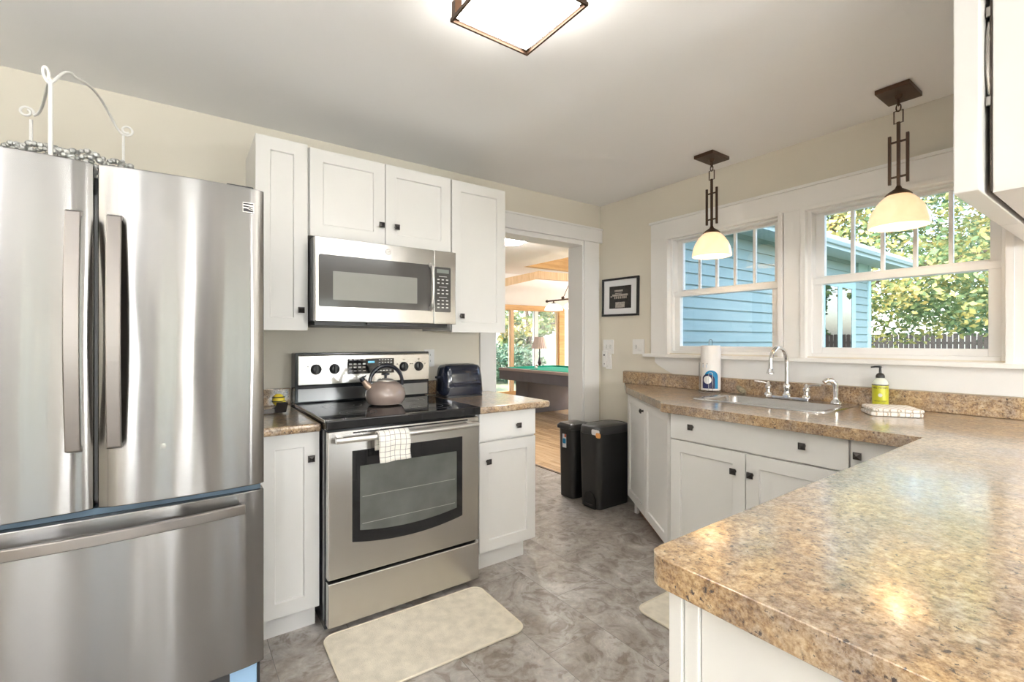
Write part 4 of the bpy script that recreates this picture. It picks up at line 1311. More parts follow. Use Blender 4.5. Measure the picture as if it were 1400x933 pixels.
# outlet behind the toaster
mo = frame((1.365, YA, 1.155), UA, NA)
t = thing('wall_outlet', 'white duplex outlet on the wall behind the toaster', 'outlet', (1.365, YA, 1.155))
obj('cover_plate', MB(mo).box(-0.037, 0.037, 0.0005, 0.006, -0.058, 0.058), WHITEP, t, bevel=0.002)
for dz in (-0.02, 0.02):
    rc = obj('receptacle', MB(mo).prism(rr2(-0.016, 0.016, dz - 0.014, dz + 0.014, 0.006), 0.006, 0.0075, 'y'), WHITEP, t)
    obj('slots', MB(mo).box(-0.008, -0.005, 0.0075, 0.0078, dz - 0.004, dz + 0.006).box(0.005, 0.008, 0.0075, 0.0078, dz - 0.004, dz + 0.006), INK, rc)

# ================================================================== refrigerator
FX0, FX1, FF = -0.675, 0.236, 1.80
FG = -0.202
t = thing('refrigerator', 'stainless french door refrigerator with bottom freezer drawer', 'refrigerator', (-0.22, 2.2, 0))
obj('cabinet', MB().box(FX0 + 0.004, FX1 - 0.004, FF + 0.085, 2.70, 0.035, 1.765), DKGREY, t, bevel=0.003)
obj('foot_grille', MB().box(FX0 + 0.02, FX1 - 0.02, FF + 0.05, FF + 0.084, 0.004, 0.150), DKGREY, t)
obj('protective_film', MB().box(FX1 - 0.10, FX1 - 0.018, FF + 0.046, FF + 0.0498, 0.010, 0.148).box(FX1 - 0.0198, FX1 - 0.018, FF + 0.046, FF + 0.075, 0.010, 0.148), FILM, t)
def curved_door(x0, x1, z0, z1, name, bulge=0.016, full=None):
    fx0, fx1 = full or (x0, x1)
    pts = []
    n = 18
    for k in range(n + 1):
        x = x0 + (x1 - x0) * k / n
        s = (x - (fx0 + fx1) / 2) / ((fx1 - fx0) / 2)
        y = FF + bulge * s * s
        e = min(x - x0, x1 - x)
        if e < 0.008:
            y += 0.008 - math.sqrt(max(0, 0.008 ** 2 - (0.008 - e) ** 2))
        pts.append((x, y))
    pts += [(x1, FF + 0.078), (x0, FF + 0.078)]
    return obj(name, MB().prism(pts, z0, z1), FSTEEL, t, smooth=True, bevel=0.003)
dl = curved_door(FX0, FG - 0.005, 0.778, 1.790, 'left_door')
dr = curved_door(FG + 0.003, FX1, 0.778, 1.790, 'right_door')
df = curved_door(FX0, FX1, 0.160, 0.757, 'freezer_drawer', 0.018)
obj('door_gasket', MB().box(FG - 0.0045, FG + 0.0025, FF + 0.03, FF + 0.078, 0.80, 1.70), BLACKP, t)
obj('drawer_gap_trim', MB().box(FX0 + 0.01, FX1 - 0.01, FF + 0.03, FF + 0.08, 0.758, 0.7775), plain('blue_grey_gasket', (0.05, 0.09, 0.13), 0.4), t)
def bar_handle(xc, door):
    mb = MB()
    pts = [(xc, FF + 0.012, 0.958)] + [(xc, FF - 0.022 - 0.032 * math.sin(PI * k / 16), 0.965 + 0.665 * k / 16) for k in range(17)] + [(xc, FF + 0.012, 1.637)]
    mb.tube(pts, 0.024, 4, flat=(1.0, 0.45), up=(0, 1, 0))
    obj('door_handle', mb, FHANDLE, door, bevel=0.003)
bar_handle(-0.246, dl)
bar_handle(-0.158, dr)
mb = MB()
pts = [(-0.60, FF + 0.02, 0.712)] + [(-0.605 + 0.775 * k / 18, FF - 0.022 - 0.035 * math.sin(PI * k / 18), 0.712) for k in range(19)] + [(0.166, FF + 0.02, 0.712)]
mb.tube(pts, 0.023, 4, flat=(0.45, 1.0))
obj('door_handle', mb, FHANDLE, df, bevel=0.003)
mb = MB(frame((0.187, FF + 0.0085, 1.722), UA, NA))
mb.box(-0.017, 0.017, 0, 0.002, -0.017, 0.017)
eb = obj('badge', mb, plain('badge_plate', (0.70, 0.68, 0.65), 0.25, 0.9), dr)
mb = MB(frame((0.187, FF + 0.0063, 1.722), UA, NA))
mb.prism([(-0.015, 0.010), (0.015, 0.010), (0.015, 0.014), (-0.015, 0.014)], 0, 0.0006, 'y')
mb.prism([(-0.015, 0.001), (0.015, 0.001), (0.015, 0.003), (-0.015, 0.006)], 0, 0.0006, 'y')
mb.prism([(0.0, -0.003), (0.014, -0.008), (0.014, -0.005), (0.004, -0.001)], 0, 0.0006, 'y')
mb.prism([(-0.015, -0.014), (0.015, -0.014), (0.015, -0.011), (-0.005, -0.004), (-0.015, -0.004)], 0, 0.0006, 'y')
obj('badge_stripes', mb, INK, eb)
mb = MB(frame((-0.041, FF + 0.0035, 0.945), UA, NA))
mb.lathe([(0.010, 0.0002), (0.010, 0.002), (0.006, 0.0024)], (0, 0, 0), 18, 'y')
obj('dent', mb, plain('dent_metal', (0.40, 0.39, 0.37), 0.2, 1.0), dr, smooth=True)
for xa in (FX0 + 0.03, FX1 - 0.11):
    obj('hinge_cover', MB().box(xa, xa + 0.08, FF + 0.035, FF + 0.16, 1.7905, 1.802), DKGREY, t, bevel=0.003)

# silver ornate tray and white iron stand on top of the refrigerator
FT = 1.802
def tray():
    t = thing('ornate_tray', 'silver ornate tray with a crusted leafy rim on top of the refrigerator', 'tray', (-0.30, 2.08, 1.766))
    cx, cy = -0.295, 2.12
    obj('tray_plate', MB().lathe([(0.03, 1.772), (0.12, 1.772), (0.125, 1.776)], (cx, cy, 0), 32), SILVER, t, smooth=True)
    mb = MB()
    random.seed(4)
    for k in range(96):
        a = 2 * PI * k / 96
        for q in range(5):
            r_ = 0.132 + 0.014 * random.uniform(-1, 1)
            mb.sphere((cx + r_ * 1.15 * math.cos(a), cy + r_ * 1.0 * math.sin(a), 1.797 + 0.0175 * q + random.uniform(-0.004, 0.004) + 0.004 * math.sin(a * 9)), 0.0095 * random.uniform(0.7, 1.2), 6, (1.1, 1.0, 0.9))
    obj('leafy_rim', mb, SILVER, t, smooth=True)
tray()
t = thing('iron_plate_stand', 'white scrolled wrought iron stand on top of the refrigerator', 'stand', (-0.3, 2.2, FT))
def scroll(c, r, a0, turns, sgn, y):
    return [(c[0] + r * (1 - 0.55 * k / 20) * math.cos(a0 + sgn * turns * 2 * PI * k / 20), y, c[1] + r * (1 - 0.55 * k / 20) * math.sin(a0 + sgn * turns * 2 * PI * k / 20)) for k in range(21)]
zb = 1.7660
yb_, yf = 2.36, 1.965
xl, xm, xr = -0.437, -0.322, -0.182
obj('post', MB().tube([(xl, yb_, zb), (xl, yb_, 2.062)], 0.0052, 8), WROUGHT, t, smooth=True)
obj('post', MB().tube([(xm, yf, zb), (xm, yf, 2.052)], 0.0058, 8), WROUGHT, t, smooth=True)
obj('post', MB().tube([(xr, yb_, zb), (xr, yb_, 2.070)], 0.0045, 8), WROUGHT, t, smooth=True)
def bez(P, n=16):
    out = []
    for k in range(n + 1):
        s = k / n
        a = [Vector(p) for p in P]
        while len(a) > 1:
            a = [a[i].lerp(a[i + 1], s) for i in range(len(a) - 1)]
        out.append(a[0])
    return out
# left scroll and arm up to the middle post
mb = MB()
mb.tube([Vector(p) for p in scroll((xl - 0.012, 2.088), 0.020, -0.3, 1.25, 1, yb_)], 0.0042, 7)
mb.tube(bez([(xl + 0.008, yb_, 2.080), (xl + 0.040, 2.34, 2.09), (xm - 0.045, 2.16, 2.125), (xm, yf, 2.062)]), 0.0045, 7)
obj('scroll_arm', mb, WROUGHT, t, smooth=True)
mb = MB()
mb.tube(bez([(xm, yf, 2.048), (xm - 0.028, yf, 2.07), (xm - 0.020, yf, 2.125), (xm - 0.002, yf, 2.105), (xm, yf, 2.075), (xm - 0.006, yf, 2.062)]), 0.0042, 7)
obj('loop', mb, WROUGHT, t, smooth=True)
mb = MB()
mb.tube(bez([(xm, yf, 2.052), (xm + 0.018, yf + 0.02, 2.085), (xm + 0.024, yf + 0.05, 2.14), (xm + 0.045, yf + 0.09, 2.125)], 12) +
        bez([(xm + 0.045, yf + 0.09, 2.125), (xm + 0.085, 2.12, 2.130), (xm + 0.085, 2.28, 2.19), (xr - 0.03, yb_, 2.085), (xr, yb_, 2.074)], 18)[1:], 0.0042, 7)
mb.tube([Vector(p) for p in scroll((xr + 0.010, 2.093), 0.021, 3.6, 1.3, 1, yb_)], 0.0042, 7)
obj('scroll_arm', mb, WROUGHT, t, smooth=True)

# ================================================================== small things on the left counter
t = thing('bee_figurine', 'small yellow and black striped bee figurine on the narrow counter', 'figurine', (0.395, 2.62, 0.911))
bx_, by_, bz_ = 0.408, 2.64, 0.911
mb = MB()
mb.sphere((bx_, by_, bz_ + 0.058), 0.030, 18, (1.0, 0.85, 1.05))
mb.sphere((bx_ + 0.018, by_ - 0.012, bz_ + 0.038), 0.018, 14)
bd = obj('body', mb, YELLOWP, t, smooth=True)
mb = MB()
for z_, r_ in ((bz_ + 0.052, 0.0303), (bz_ + 0.072, 0.0272)):
    mb.tube([(bx_ + r_ * math.cos(a), by_ + r_ * 0.85 * math.sin(a), z_) for a in [2 * PI * k / 24 for k in range(24)]], 0.003, 6, closed=True)
obj('stripes', mb, INK, bd, smooth=True)
obj('eye', MB().sphere((bx_ + 0.016, by_ - 0.029, bz_ + 0.041), 0.0045, 8), INK, bd)
mb = MB()
mb.sphere((bx_ - 0.005, by_ + 0.004, bz_ + 0.012), 0.022, 12, (1.2, 1.0, 0.54))
obj('foot', mb, INK, t, smooth=True)
mb = MB(Matrix.Translation((0.405, 2.535, 0.9425)) @ Matrix.Rotation(math.radians(-48), 4, 'X'))
mb.prism(rr2(-0.025, 0.025, -0.036, 0.036, 0.005), -0.003, 0.003)
t = thing('phone_rest', 'small dark propped card holder in front of the bee figurine', 'card holder', (0.39, 2.53, 0.911))
obj('panel', mb, plain('dark_brown_card', (0.04, 0.035, 0.035), 0.2), t)
mb = MB()
mb.box(0.28, 0.380, 2.56, 2.585, 0.9115, 0.934)
obj('holder_base', mb, plain('dark_taupe_wood', (0.08, 0.07, 0.065), 0.4), t, bevel=0.003)

# ================================================================== mats
def mat_rug(x0, x1, y0, y1, label, rot=0.0):
    t = thing('kitchen_mat', label, 'mat', ((x0 + x1) / 2, (y0 + y1) / 2, 0), 'cream kitchen mats')
    cx, cy = (x0 + x1) / 2, (y0 + y1) / 2
    M_ = Matrix.Translation((cx, cy, 0)) @ Matrix.Rotation(rot, 4, 'Z')
    hx, hy = (x1 - x0) / 2, (y1 - y0) / 2
    mb = MB(M_)
    mb.rings([[(*p, 0.001) for p in rr2(-hx, hx, -hy, hy, 0.05, 8)], [(*p, 0.010) for p in rr2(-hx, hx, -hy, hy, 0.05, 8)]])
    obj('mat_body', mb, MATM, t)
    mb = MB(M_)
    mb.tube([(*p, 0.0085) for p in rr2(-hx, hx, -hy, hy, 0.05, 8)], 0.0045, 6, closed=True)
    obj('bound_edge', mb, MATB, t, smooth=True)
mat_rug(0.484, 1.245, 1.645, 2.075, 'cream woven floor mat in front of the range', math.radians(-1.5))
mat_rug(1.75, 2.20, 0.74, 1.46, 'cream floor mat by the sink, mostly hidden by the peninsula')

# ================================================================== trash cans
def trash(x0, x1, y0, y1, h, label, lid_round, flare=0.10):
    t = thing('trash_can', label, 'trash can', ((x0 + x1) / 2, (y0 + y1) / 2, 0))
    w_, d_ = x1 - x0, y1 - y0
    cx, cy = (x0 + x1) / 2, (y0 + y1) / 2
    mb = MB()
    rings = []
    for s in range(6):
        q = s / 5
        k = 1 + flare * q
        r_ = 0.035 + 0.02 * q
        rings.append([(cx + (p[0] - cx) * k, cy + (p[1] - cy) * k, 0.002 + (h - 0.05) * q) for p in rr2(x0, x1, y0, y1, r_)])
    mb.rings(rings)
    obj('bin_body', mb, BLACKP, t, smooth=True)
    mb = MB()
    k = 1 + flare
    def R(kk, r_, z):
        return [(cx + (p[0] - cx) * kk, cy + (p[1] - cy) * kk, z) for p in rr2(x0, x1, y0, y1, r_, 6)]
    rr_ = 0.085 if lid_round else 0.03
    if lid_round:
        mb.rings([R(k * 1.03, rr_, h - 0.062), R(k * 1.06, rr_, h - 0.055), R(k * 1.05, rr_, h - 0.018), R(k * 1.0, rr_, h - 0.004), R(k * 0.93, rr_, h), R(k * 0.88, rr_, h - 0.005), R(k * 0.84, rr_, h - 0.001), R(k * 0.4, rr_ * 0.6, h + 0.004)])
    else:
        mb.rings([R(k * 1.03, rr_, h - 0.050), R(k * 1.07, rr_, h - 0.048), R(k * 1.07, rr_, h - 0.028), R(k * 1.03, rr_, h - 0.022), R(k * 0.9, rr_, h - 0.006), R(k * 0.5, rr_, h)])
    obj('lid', mb, LIDP, t, smooth=True)
    return t, cx, cy
t1, cx, cy = trash(2.545, 2.885, 2.468, 2.665, 0.625, 'black step trash can with dark rounded lid beside the corner cabinet', True, 0.14)
# pedal recess as a near-black plate, and pedal, on the narrow end facing the doorway aisle
obj('pedal_recess', MB().prism([(2.495, 0.003), (2.495, 0.075), (2.515, 0.115), (2.555, 0.130), (2.595, 0.115), (2.615, 0.075), (2.615, 0.003)], 2.532, 2.5475, 'x'), plain('recess_black', (0.003, 0.003, 0.003), 0.6), t1)
obj('pedal', MB().box(2.515, 2.546, 2.515, 2.600, 0.022, 0.034), LIDP, t1, bevel=0.004)
obj('lid_sticker', MB(frame((2.508, 2.50, 0.575), (0, -1, 0), (-1, 0, 0))).prism(rr2(-0.005, 0.075, -0.005, 0.035, 0.012), 0, 0.002, 'y'), plain('white_sticker', (0.75, 0.76, 0.80), 0.4), t1)
obj('seal_sticker', MB(frame((2.5055, 2.435, 0.575), (0, -1, 0), (-1, 0, 0))).prism(rr2(-0.024, 0.024, -0.022, 0.016, 0.014), 0, 0.002, 'y'), ORANGEP, t1)
t2, cx2, cy2 = trash(2.560, 2.735, 2.765, 2.930, 0.605, 'narrower black trash can with flat lid behind the step can', False, 0.20)
st = obj('front_sticker', MB(frame((2.5455, 2.85, 0.46), (0, -1, 0), (-1, 0, 0.0))).box(-0.022, 0.022, 0, 0.003, -0.055, 0.055), plain('white_label', (0.78, 0.80, 0.82), 0.4), t2)
obj('sticker_emblem', MB(frame((2.5425, 2.85, 0.46), (0, -1, 0), (-1, 0, 0))).prism(rr2(-0.018, 0.018, -0.022, 0.018, 0.008), 0, 0.001, 'y'), BLUEP, st)
obj('sticker_corner', MB(frame((2.5425, 2.85, 0.46), (0, -1, 0), (-1, 0, 0))).box(0.004, 0.022, 0, 0.001, 0.03, 0.055), plain('red_print', (0.6, 0.12, 0.05), 0.5), st)

# ================================================================== window wall: picture, switches
pf = frame((XB, 0, 0), UB, NB)
t = thing('framed_picture', 'black framed black and white photograph of a lit building above water', 'picture', (XB, 2.66, 1.64))
tilt = Matrix.Translation((XB, 2.656, 1.638)) @ Matrix.Rotation(math.radians(0.8), 4, 'X')
pm = tilt @ frame((0, 0, 0), UB, NB)
W2, H2 = 0.197, 0.160
mb = MB(pm)
mb.box(-W2, W2, 0.002, 0.022, H2 - 0.017, H2).box(-W2, W2, 0.002, 0.022, -H2, -H2 + 0.017)
mb.box(-W2, -W2 + 0.017, 0.002, 0.022, -H2 + 0.017, H2 - 0.017).box(W2 - 0.017, W2, 0.002, 0.022, -H2 + 0.017, H2 - 0.017)
obj('picture_frame', mb, plain('black_frame_wood', (0.012, 0.012, 0.014), 0.3), t, bevel=0.0015)
obj('mat_board', MB(pm).box(-W2 + 0.017, W2 - 0.017, 0.003, 0.010, -H2 + 0.017, H2 - 0.017), MATBD, t)
pr = obj('photo_print', MB(pm).box(-0.118, 0.118, 0.010, 0.0112, -0.095, 0.092), PHOTO_D, t)
mb = MB(pm)
mb.box(-0.060, 0.030, 0.0112, 0.0116, 0.045, 0.060).box(-0.085, 0.085, 0.0112, 0.0116, 0.008, 0.024)
for k in range(7):
    mb.box(-0.062 + k * 0.020, -0.050 + k * 0.020, 0.0112, 0.0116, -0.014, 0.006)
mb.box(-0.055, 0.022, 0.0112, 0.0116, 0.028, 0.034)
mb.box(-0.050, 0.052, 0.0112, 0.0116, -0.088, -0.042)
mb.box(-0.105, -0.088, 0.0112, 0.0116, 0.0, 0.012)
obj('photo_highlights', mb, PHOTO_L, pr)

def switch(y, z, w, label, gangs):
    m = frame((XB, y, z), UB, NB)
    t = thing('light_switch', label, 'light switch', (XB, y, z), 'wall switches left of the windows')
    obj('cover_plate', MB(m).box(-w / 2, w / 2, 0.0005, 0.007, -0.060, 0.060), WHITEP, t, bevel=0.002)
    for k, g in enumerate(gangs):
        xo = (k - (len(gangs) - 1) / 2) * 0.046
        if g == 't':
            obj('toggle', MB(m).box(xo - 0.005, xo + 0.005, 0.007, 0.009, -0.012, 0.012).prism([(0.007, -0.004), (0.018, 0.006), (0.018, 0.012), (0.007, 0.005)], xo - 0.0035, xo + 0.0035, 'x'), WHITEP, t)
            obj('slot', MB(m).box(xo - 0.008, xo + 0.008, 0.0066, 0.0074, -0.014, 0.014), plain('grey_slot', (0.35, 0.35, 0.34), 0.5), t)
        else:
            obj('rocker', MB(m).box(xo - 0.017, xo + 0.017, 0.007, 0.011, -0.033, 0.033), WHITEP, t, bevel=0.002)
switch(2.792, 1.222, 0.118, 'white double toggle switch plate nearest the doorway', ['t', 't'])
switch(2.470, 1.224, 0.116, 'white switch plate with toggle and rocker beside the window stool', ['t', 'r'])
m = frame((XB, 2.805, 1.115), UB, NB)
t = thing('fan_remote', 'small white remote control in a wall holder below the double switch', 'remote', (XB, 2.80, 1.05))
obj('holder', MB(m).box(-0.010, 0.052, 0.0005, 0.014, -0.085, 0.045), WHITEP, t, bevel=0.004)
rm = obj('remote_body', MB(m).prism(rr2(-0.034, 0.020, -0.070, 0.075, 0.014), 0.0142, 0.032, 'y'), WHITEP, t, bevel=0.003)
obj('button', MB(m).lathe([(0.008, 0.032), (0.007, 0.034)], (-0.010, 0, 0.035), 14, 'y').box(-0.012, -0.004, 0.032, 0.033, -0.045, -0.038), INK, rm)

# ================================================================== upper right cabinet over the peninsula
t = thing('wall_cabinet', 'white cabinet hanging above the peninsula at the top right', 'cabinet', (2.3, 0.15, 1.676))
CX0 = 1.812
obj('carcass', MB().box(CX0, 2.965, -0.02, 0.281, 1.676, ZC - 0.001), CAB, t, bevel=0.001)
obj('gap_strip', MB().box(CX0 - 0.004, 2.95, 0.2812, 0.2858, 1.68, ZC - 0.002), plain('dark_brown_gap', (0.035, 0.022, 0.015), 0.7), t)  # dark brown strip over the carcass front, darkens the door gap
dd = obj('door', MB().box(1.746, 2.35, 0.296, 0.348, 1.676, ZC - 0.02), CAB, t, bevel=0.003)
dd2 = obj('door', MB().box(2.354, 2.955, 0.296, 0.348, 1.676, ZC - 0.02), CAB, t, bevel=0.003)
for z_ in (2.05,):
    mb = MB()
    mb.box(1.822, 1.86, 0.2860, 0.2958, z_ - 0.05, z_ + 0.05)
    mb.tube([(1.818, 0.288, z_ - 0.10), (1.806, 0.290, z_ - 0.05), (1.802, 0.290, z_), (1.806, 0.290, z_ + 0.05), (1.818, 0.288, z_ + 0.10)], 0.0045, 8)
    mb.box(1.803, 1.82, 0.284, 0.293, z_ + 0.11, z_ + 0.135).box(1.803, 1.82, 0.284, 0.293, z_ - 0.135, z_ - 0.11)
    obj('hinge', mb, BRASS, dd, smooth=True)
obj('catch', MB().lathe([(0.007, 1.668), (0.007, 1.676)], (1.85, 0.205, 0), 12), BRASS, t)

# ================================================================== lights
# kitchen ceiling lamp: square glass bowl hung on a thin bronze frame
t = thing('ceiling_light', 'square flush ceiling light with glowing glass and bronze frame', 'ceiling light', (0.88, 1.205, ZC - 0.13))
lx0, lx1, ly0, ly1 = 0.722, 1.030, 1.050, 1.358
cx, cy, hw = (lx0 + lx1) / 2, (ly0 + ly1) / 2, (lx1 - lx0) / 2
zf = 2.318
obj('ceiling_plate', MB().box(cx - 0.125, cx + 0.125, cy - 0.125, cy + 0.125, ZC - 0.022, ZC - 0.0005), BRONZE, t, bevel=0.003)
mb = MB()
S = lambda h, z: [(cx - h, cy - h, z), (cx + h, cy - h, z), (cx + h, cy + h, z), (cx - h, cy + h, z)]
mb.tube(S(hw, zf), 0.0075, 4, closed=True)
obj('bottom_frame', mb, BRONZE, t)
for sx in (-1, 1):
    for sy in (-1, 1):
        mb = MB()
        mb.prism([(cx + sx * (hw - 0.012) - 0.012, cy + sy * (hw - 0.012) - 0.012), (cx + sx * (hw - 0.012) + 0.012, cy + sy * (hw - 0.012) - 0.012), (cx + sx * (hw - 0.012) + 0.012, cy + sy * (hw - 0.012) + 0.012), (cx + sx * (hw - 0.012) - 0.012, cy + sy * (hw - 0.012) + 0.012)], zf + 0.005, ZC - 0.07)
        mb.tube([(cx + sx * (hw - 0.012), cy + sy * (hw - 0.012), ZC - 0.075), (cx + sx * 0.115, cy + sy * 0.115, ZC - 0.018)], 0.010, 4)
        obj('corner_bracket', mb, BRONZE, t)
mb = MB()
mb.rings([S(hw - 0.010, zf + 0.006), S(hw - 0.018, zf + 0.001), S(hw * 0.6, zf - 0.010), S(hw * 0.1, zf - 0.014)])
obj('glass_shade', mb, LAMPW, t, smooth=True)

def pendant(x, y, label):
    t = thing('pendant_light', label, 'pendant light', (x, y, 1.8), 'bronze pendant lights over the sink')
    obj('canopy', MB().box(x - 0.095, x + 0.095, y - 0.065, y + 0.065, ZC - 0.022, ZC - 0.0005), BRONZE, t, bevel=0.003)
    ch = MB()
    ch.lathe([(0.018, ZC - 0.022), (0.014, ZC - 0.034), (0.006, ZC - 0.040)], (x, y, 0), 12)
    def link(zc, h, w, ax):
        pts = []
        for k in range(16):
            a = 2 * PI * k / 16
            dx = w * math.cos(a); dz = h * math.sin(a)
            pts.append((x + (dx if ax == 0 else 0), y + (dx if ax == 1 else 0), zc + dz))
        ch.tube(pts, 0.0028, 6, closed=True, up=(0.3, 0.5, 0.1))
    link(ZC - 0.052, 0.018, 0.009, 0)
    link(ZC - 0.078, 0.018, 0.009, 1)
    a_ = Vector((0, 1, 0))
    ch.tube([(x, y - 0.017, ZC - 0.093), (x, y + 0.017, ZC - 0.093), (x, y + 0.017, ZC - 0.150), (x, y - 0.017, ZC - 0.150)], 0.0035, 4, closed=True, up=(1, 0, 0))
    obj('chain', ch, BRONZE, t, smooth=True)
    st = MB()
    st.tube([(x, y, ZC - 0.146), (x, y, 1.985)], 0.0085, 4)
    st.box(x - 0.004, x + 0.004, y - 0.036, y + 0.036, 2.205, 2.213).box(x - 0.004, x + 0.004, y - 0.036, y + 0.036, 2.040, 2.048)
    st.lathe([(0.009, 2.0), (0.014, 1.988), (0.040, 1.970), (0.052, 1.958), (0.048, 1.955)], (x, y, 0), 24)
    obj('stem', st, BRONZE, t, smooth=True)
    for s in (-1, 1):
        obj('side_rod', MB().box(x - 0.0055, x + 0.0055, y + s * 0.034 - 0.0055, y + s * 0.034 + 0.0055, 2.012, 2.242), BRONZE, t)
    sh = MB()
    prof_o = [(0.118, 1.810), (0.116, 1.830), (0.110, 1.862), (0.098, 1.893), (0.080, 1.922), (0.060, 1.944), (0.045, 1.956)]
    prof_i = [(r_ - 0.004, z_ - 0.002) for r_, z_ in reversed(prof_o)]
    sh.lathe(prof_o + prof_i + [(0.118, 1.810)], (x, y, 0), 40, cap=False)
    so = obj('glass_shade', sh, PSHADE, t, smooth=True)
    obj('bulb', MB().sphere((x, y, 1.875), 0.024, 16, (1, 1, 1.3)), BULB, t, smooth=True)
    return t
p1 = pendant(2.755, 0.740, 'bronze pendant with cream glass shade hanging nearer, over the right window')
dup(p1, (2.755, 1.688, 1.8), 'bronze pendant with cream glass shade hanging over the left window')

# added fill lamps, unseen behind the camera: globes on low stands
def fill_globe(x, y, label):
    t = thing('fill_globe_lamp', label, 'floor lamp', (x, y, 0), 'added globe fill lamps')
    obj('lamp_base', MB().lathe([(0.13, 0), (0.13, 0.015), (0.02, 0.03)], (x, y, 0), 24), BRONZE, t, smooth=True)
    obj('pole', MB().tube([(x, y, 0.02), (x, y, 1.145)], 0.012, 8), BRONZE, t, smooth=True)
    obj('glass_globe', MB().sphere((x, y, 1.30), 0.16, 24), REAR_GLOW, t, smooth=True)
fill_globe(0.10, -2.90, 'added unseen fill globe in the middle of the dining end')
fill_globe(2.05, -2.10, 'added unseen fill globe behind the peninsula')
fill_globe(-1.30, -2.70, 'added unseen fill globe to the left behind the camera')

def fill_uplight(x, y, label):  # added unseen uplighters, fill the room by way of the ceiling
    t = thing('fill_uplight_lamp', label, 'floor lamp', (x, y, 0), 'added uplighters for ceiling fill')
    obj('lamp_base', MB().lathe([(0.14, 0), (0.14, 0.015), (0.02, 0.03)], (x, y, 0), 24), BRONZE, t, smooth=True)
    obj('pole', MB().tube([(x, y, 0.02), (x, y, 1.72)], 0.013, 10), BRONZE, t, smooth=True)
    obj('bowl', MB().lathe([(0.03, 1.70), (0.12, 1.73), (0.19, 1.80), (0.185, 1.80), (0.115, 1.738), (0.02, 1.715)], (x, y, 0), 28, cap=False), BRONZE, t, smooth=True)
    obj('bulb_disc', MB().lathe([(0.14, 1.765), (0.14, 1.775)], (x, y, 0), 24), emis('uplight_fill_glow', (0.97, 0.985, 1.0), 190), t)
fill_uplight(2.55, -1.15, 'added unseen fill uplighter at the window wall behind the peninsula')
fill_uplight(-1.30, 0.45, 'added unseen fill uplighter at the left wall beside the camera')
fill_uplight(-1.30, -1.5, 'added unseen fill uplighter at the left wall of the dining end')
t = thing('bookcase', 'dark wooden bookcase added unseen for a dark band in the refrigerator reflection', 'bookcase', (-1.45, YR + 0.2, 0))  # unseen, put in to darken part of the refrigerator's reflection
obj('side_panel', MB().box(-1.72, -1.69, YR + 0.01, YR + 0.36, 0, 2.05), SLATE, t)
obj('side_panel', MB().box(-1.23, -1.20, YR + 0.01, YR + 0.36, 0, 2.05), SLATE, t)
obj('back_panel', MB().box(-1.69, -1.23, YR + 0.01, YR + 0.03, 0, 2.05), SLATE, t)
for z_ in (0.02, 0.42, 0.82, 1.22, 1.62, 2.0):
    obj('shelf', MB().box(-1.69, -1.23, YR + 0.03, YR + 0.35, z_, z_ + 0.03), SLATE, t)
t = thing('reflection_cupboard', 'tall dark cupboard added unseen for a dark band in the refrigerator reflection', 'cupboard', (0.75, YR + 0.2, 0))  # unseen too, another dark stripe for the steel doors to mirror
obj('carcass', MB().box(0.52, 0.92, YR + 0.01, YR + 0.38, 0.08, 1.95), SLATE, t, bevel=0.004)
for x_ in (0.525, 0.722):
    obj('door', MB().box(x_, x_ + 0.193, YR + 0.3805, YR + 0.40, 0.10, 1.93), SLATE, t, bevel=0.003)
obj('plinth', MB().box(0.54, 0.90, YR + 0.03, YR + 0.36, 0, 0.0795), SLATE, t)

# ================================================================== game room things
t = thing('pool_table', 'charcoal pool table with green felt in the game room', 'pool table', (5.45, 5.95, 0))
PX0, PX1, PY0, PY1, PZ = 4.72, 6.08, 4.75, 7.08, 0.79
mb = MB()
mb.box(PX0, PX1, PY0, PY0 + 0.13, PZ - 0.045, PZ).box(PX0, PX1, PY1 - 0.13, PY1, PZ - 0.045, PZ)
mb.box(PX0, PX0 + 0.13, PY0 + 0.13, PY1 - 0.13, PZ - 0.045, PZ).box(PX1 - 0.13, PX1, PY0 + 0.13, PY1 - 0.13, PZ - 0.045, PZ)
obj('table_rail', mb, TAUPEW, t, bevel=0.006)
mb = MB()
mb.box(PX0 + 0.01, PX1 - 0.01, PY0 + 0.01, PY1 - 0.01, PZ - 0.21, PZ - 0.046)
obj('apron', mb, SLATE, t, bevel=0.004)
mb = MB()
mb.box(PX0 + 0.131, PX1 - 0.131, PY0 + 0.131, PY1 - 0.131, PZ - 0.045, PZ - 0.018)
for a, b, c_, d in ((PX0 + 0.08, PX0 + 0.15, PY0 + 0.15, PY1 - 0.15), (PX1 - 0.15, PX1 - 0.08, PY0 + 0.15, PY1 - 0.15), (PX0 + 0.15, PX1 - 0.15, PY0 + 0.08, PY0 + 0.15), (PX0 + 0.15, PX1 - 0.15, PY1 - 0.15, PY1 - 0.08)):
    mb.box(a, b, c_, d, PZ - 0.03, PZ + 0.006)
obj('felt', mb, FELT, t)
for y_ in (4.95, 6.47):
    obj('pedestal', MB().box(PX0 + 0.22, PX1 - 0.13, y_, y_ + 0.38, 0, PZ - 0.211), SLATE, t, bevel=0.006)
tag(obj('cue_ball', MB().sphere((5.15, 6.52, PZ + 0.0105), 0.0285, 20), IVORY, smooth=True), 'white cue ball on the green felt', 'ball')
tag(obj('pool_ball', MB().sphere((5.42, 6.84, PZ + 0.0105), 0.0285, 20), plain('dark_red_resin', (0.10, 0.015, 0.01), 0.1), smooth=True), 'dark pool ball on the felt behind the white one', 'ball')
t = thing('billiard_light', 'dark bar billiard light with white glass shades over the pool table', 'pendant light', (5.5, 5.95, 1.8))
mb = MB()
mb.tube([(5.5, 5.15, 2.0), (5.5, 6.62, 2.0)], 0.014, 8)
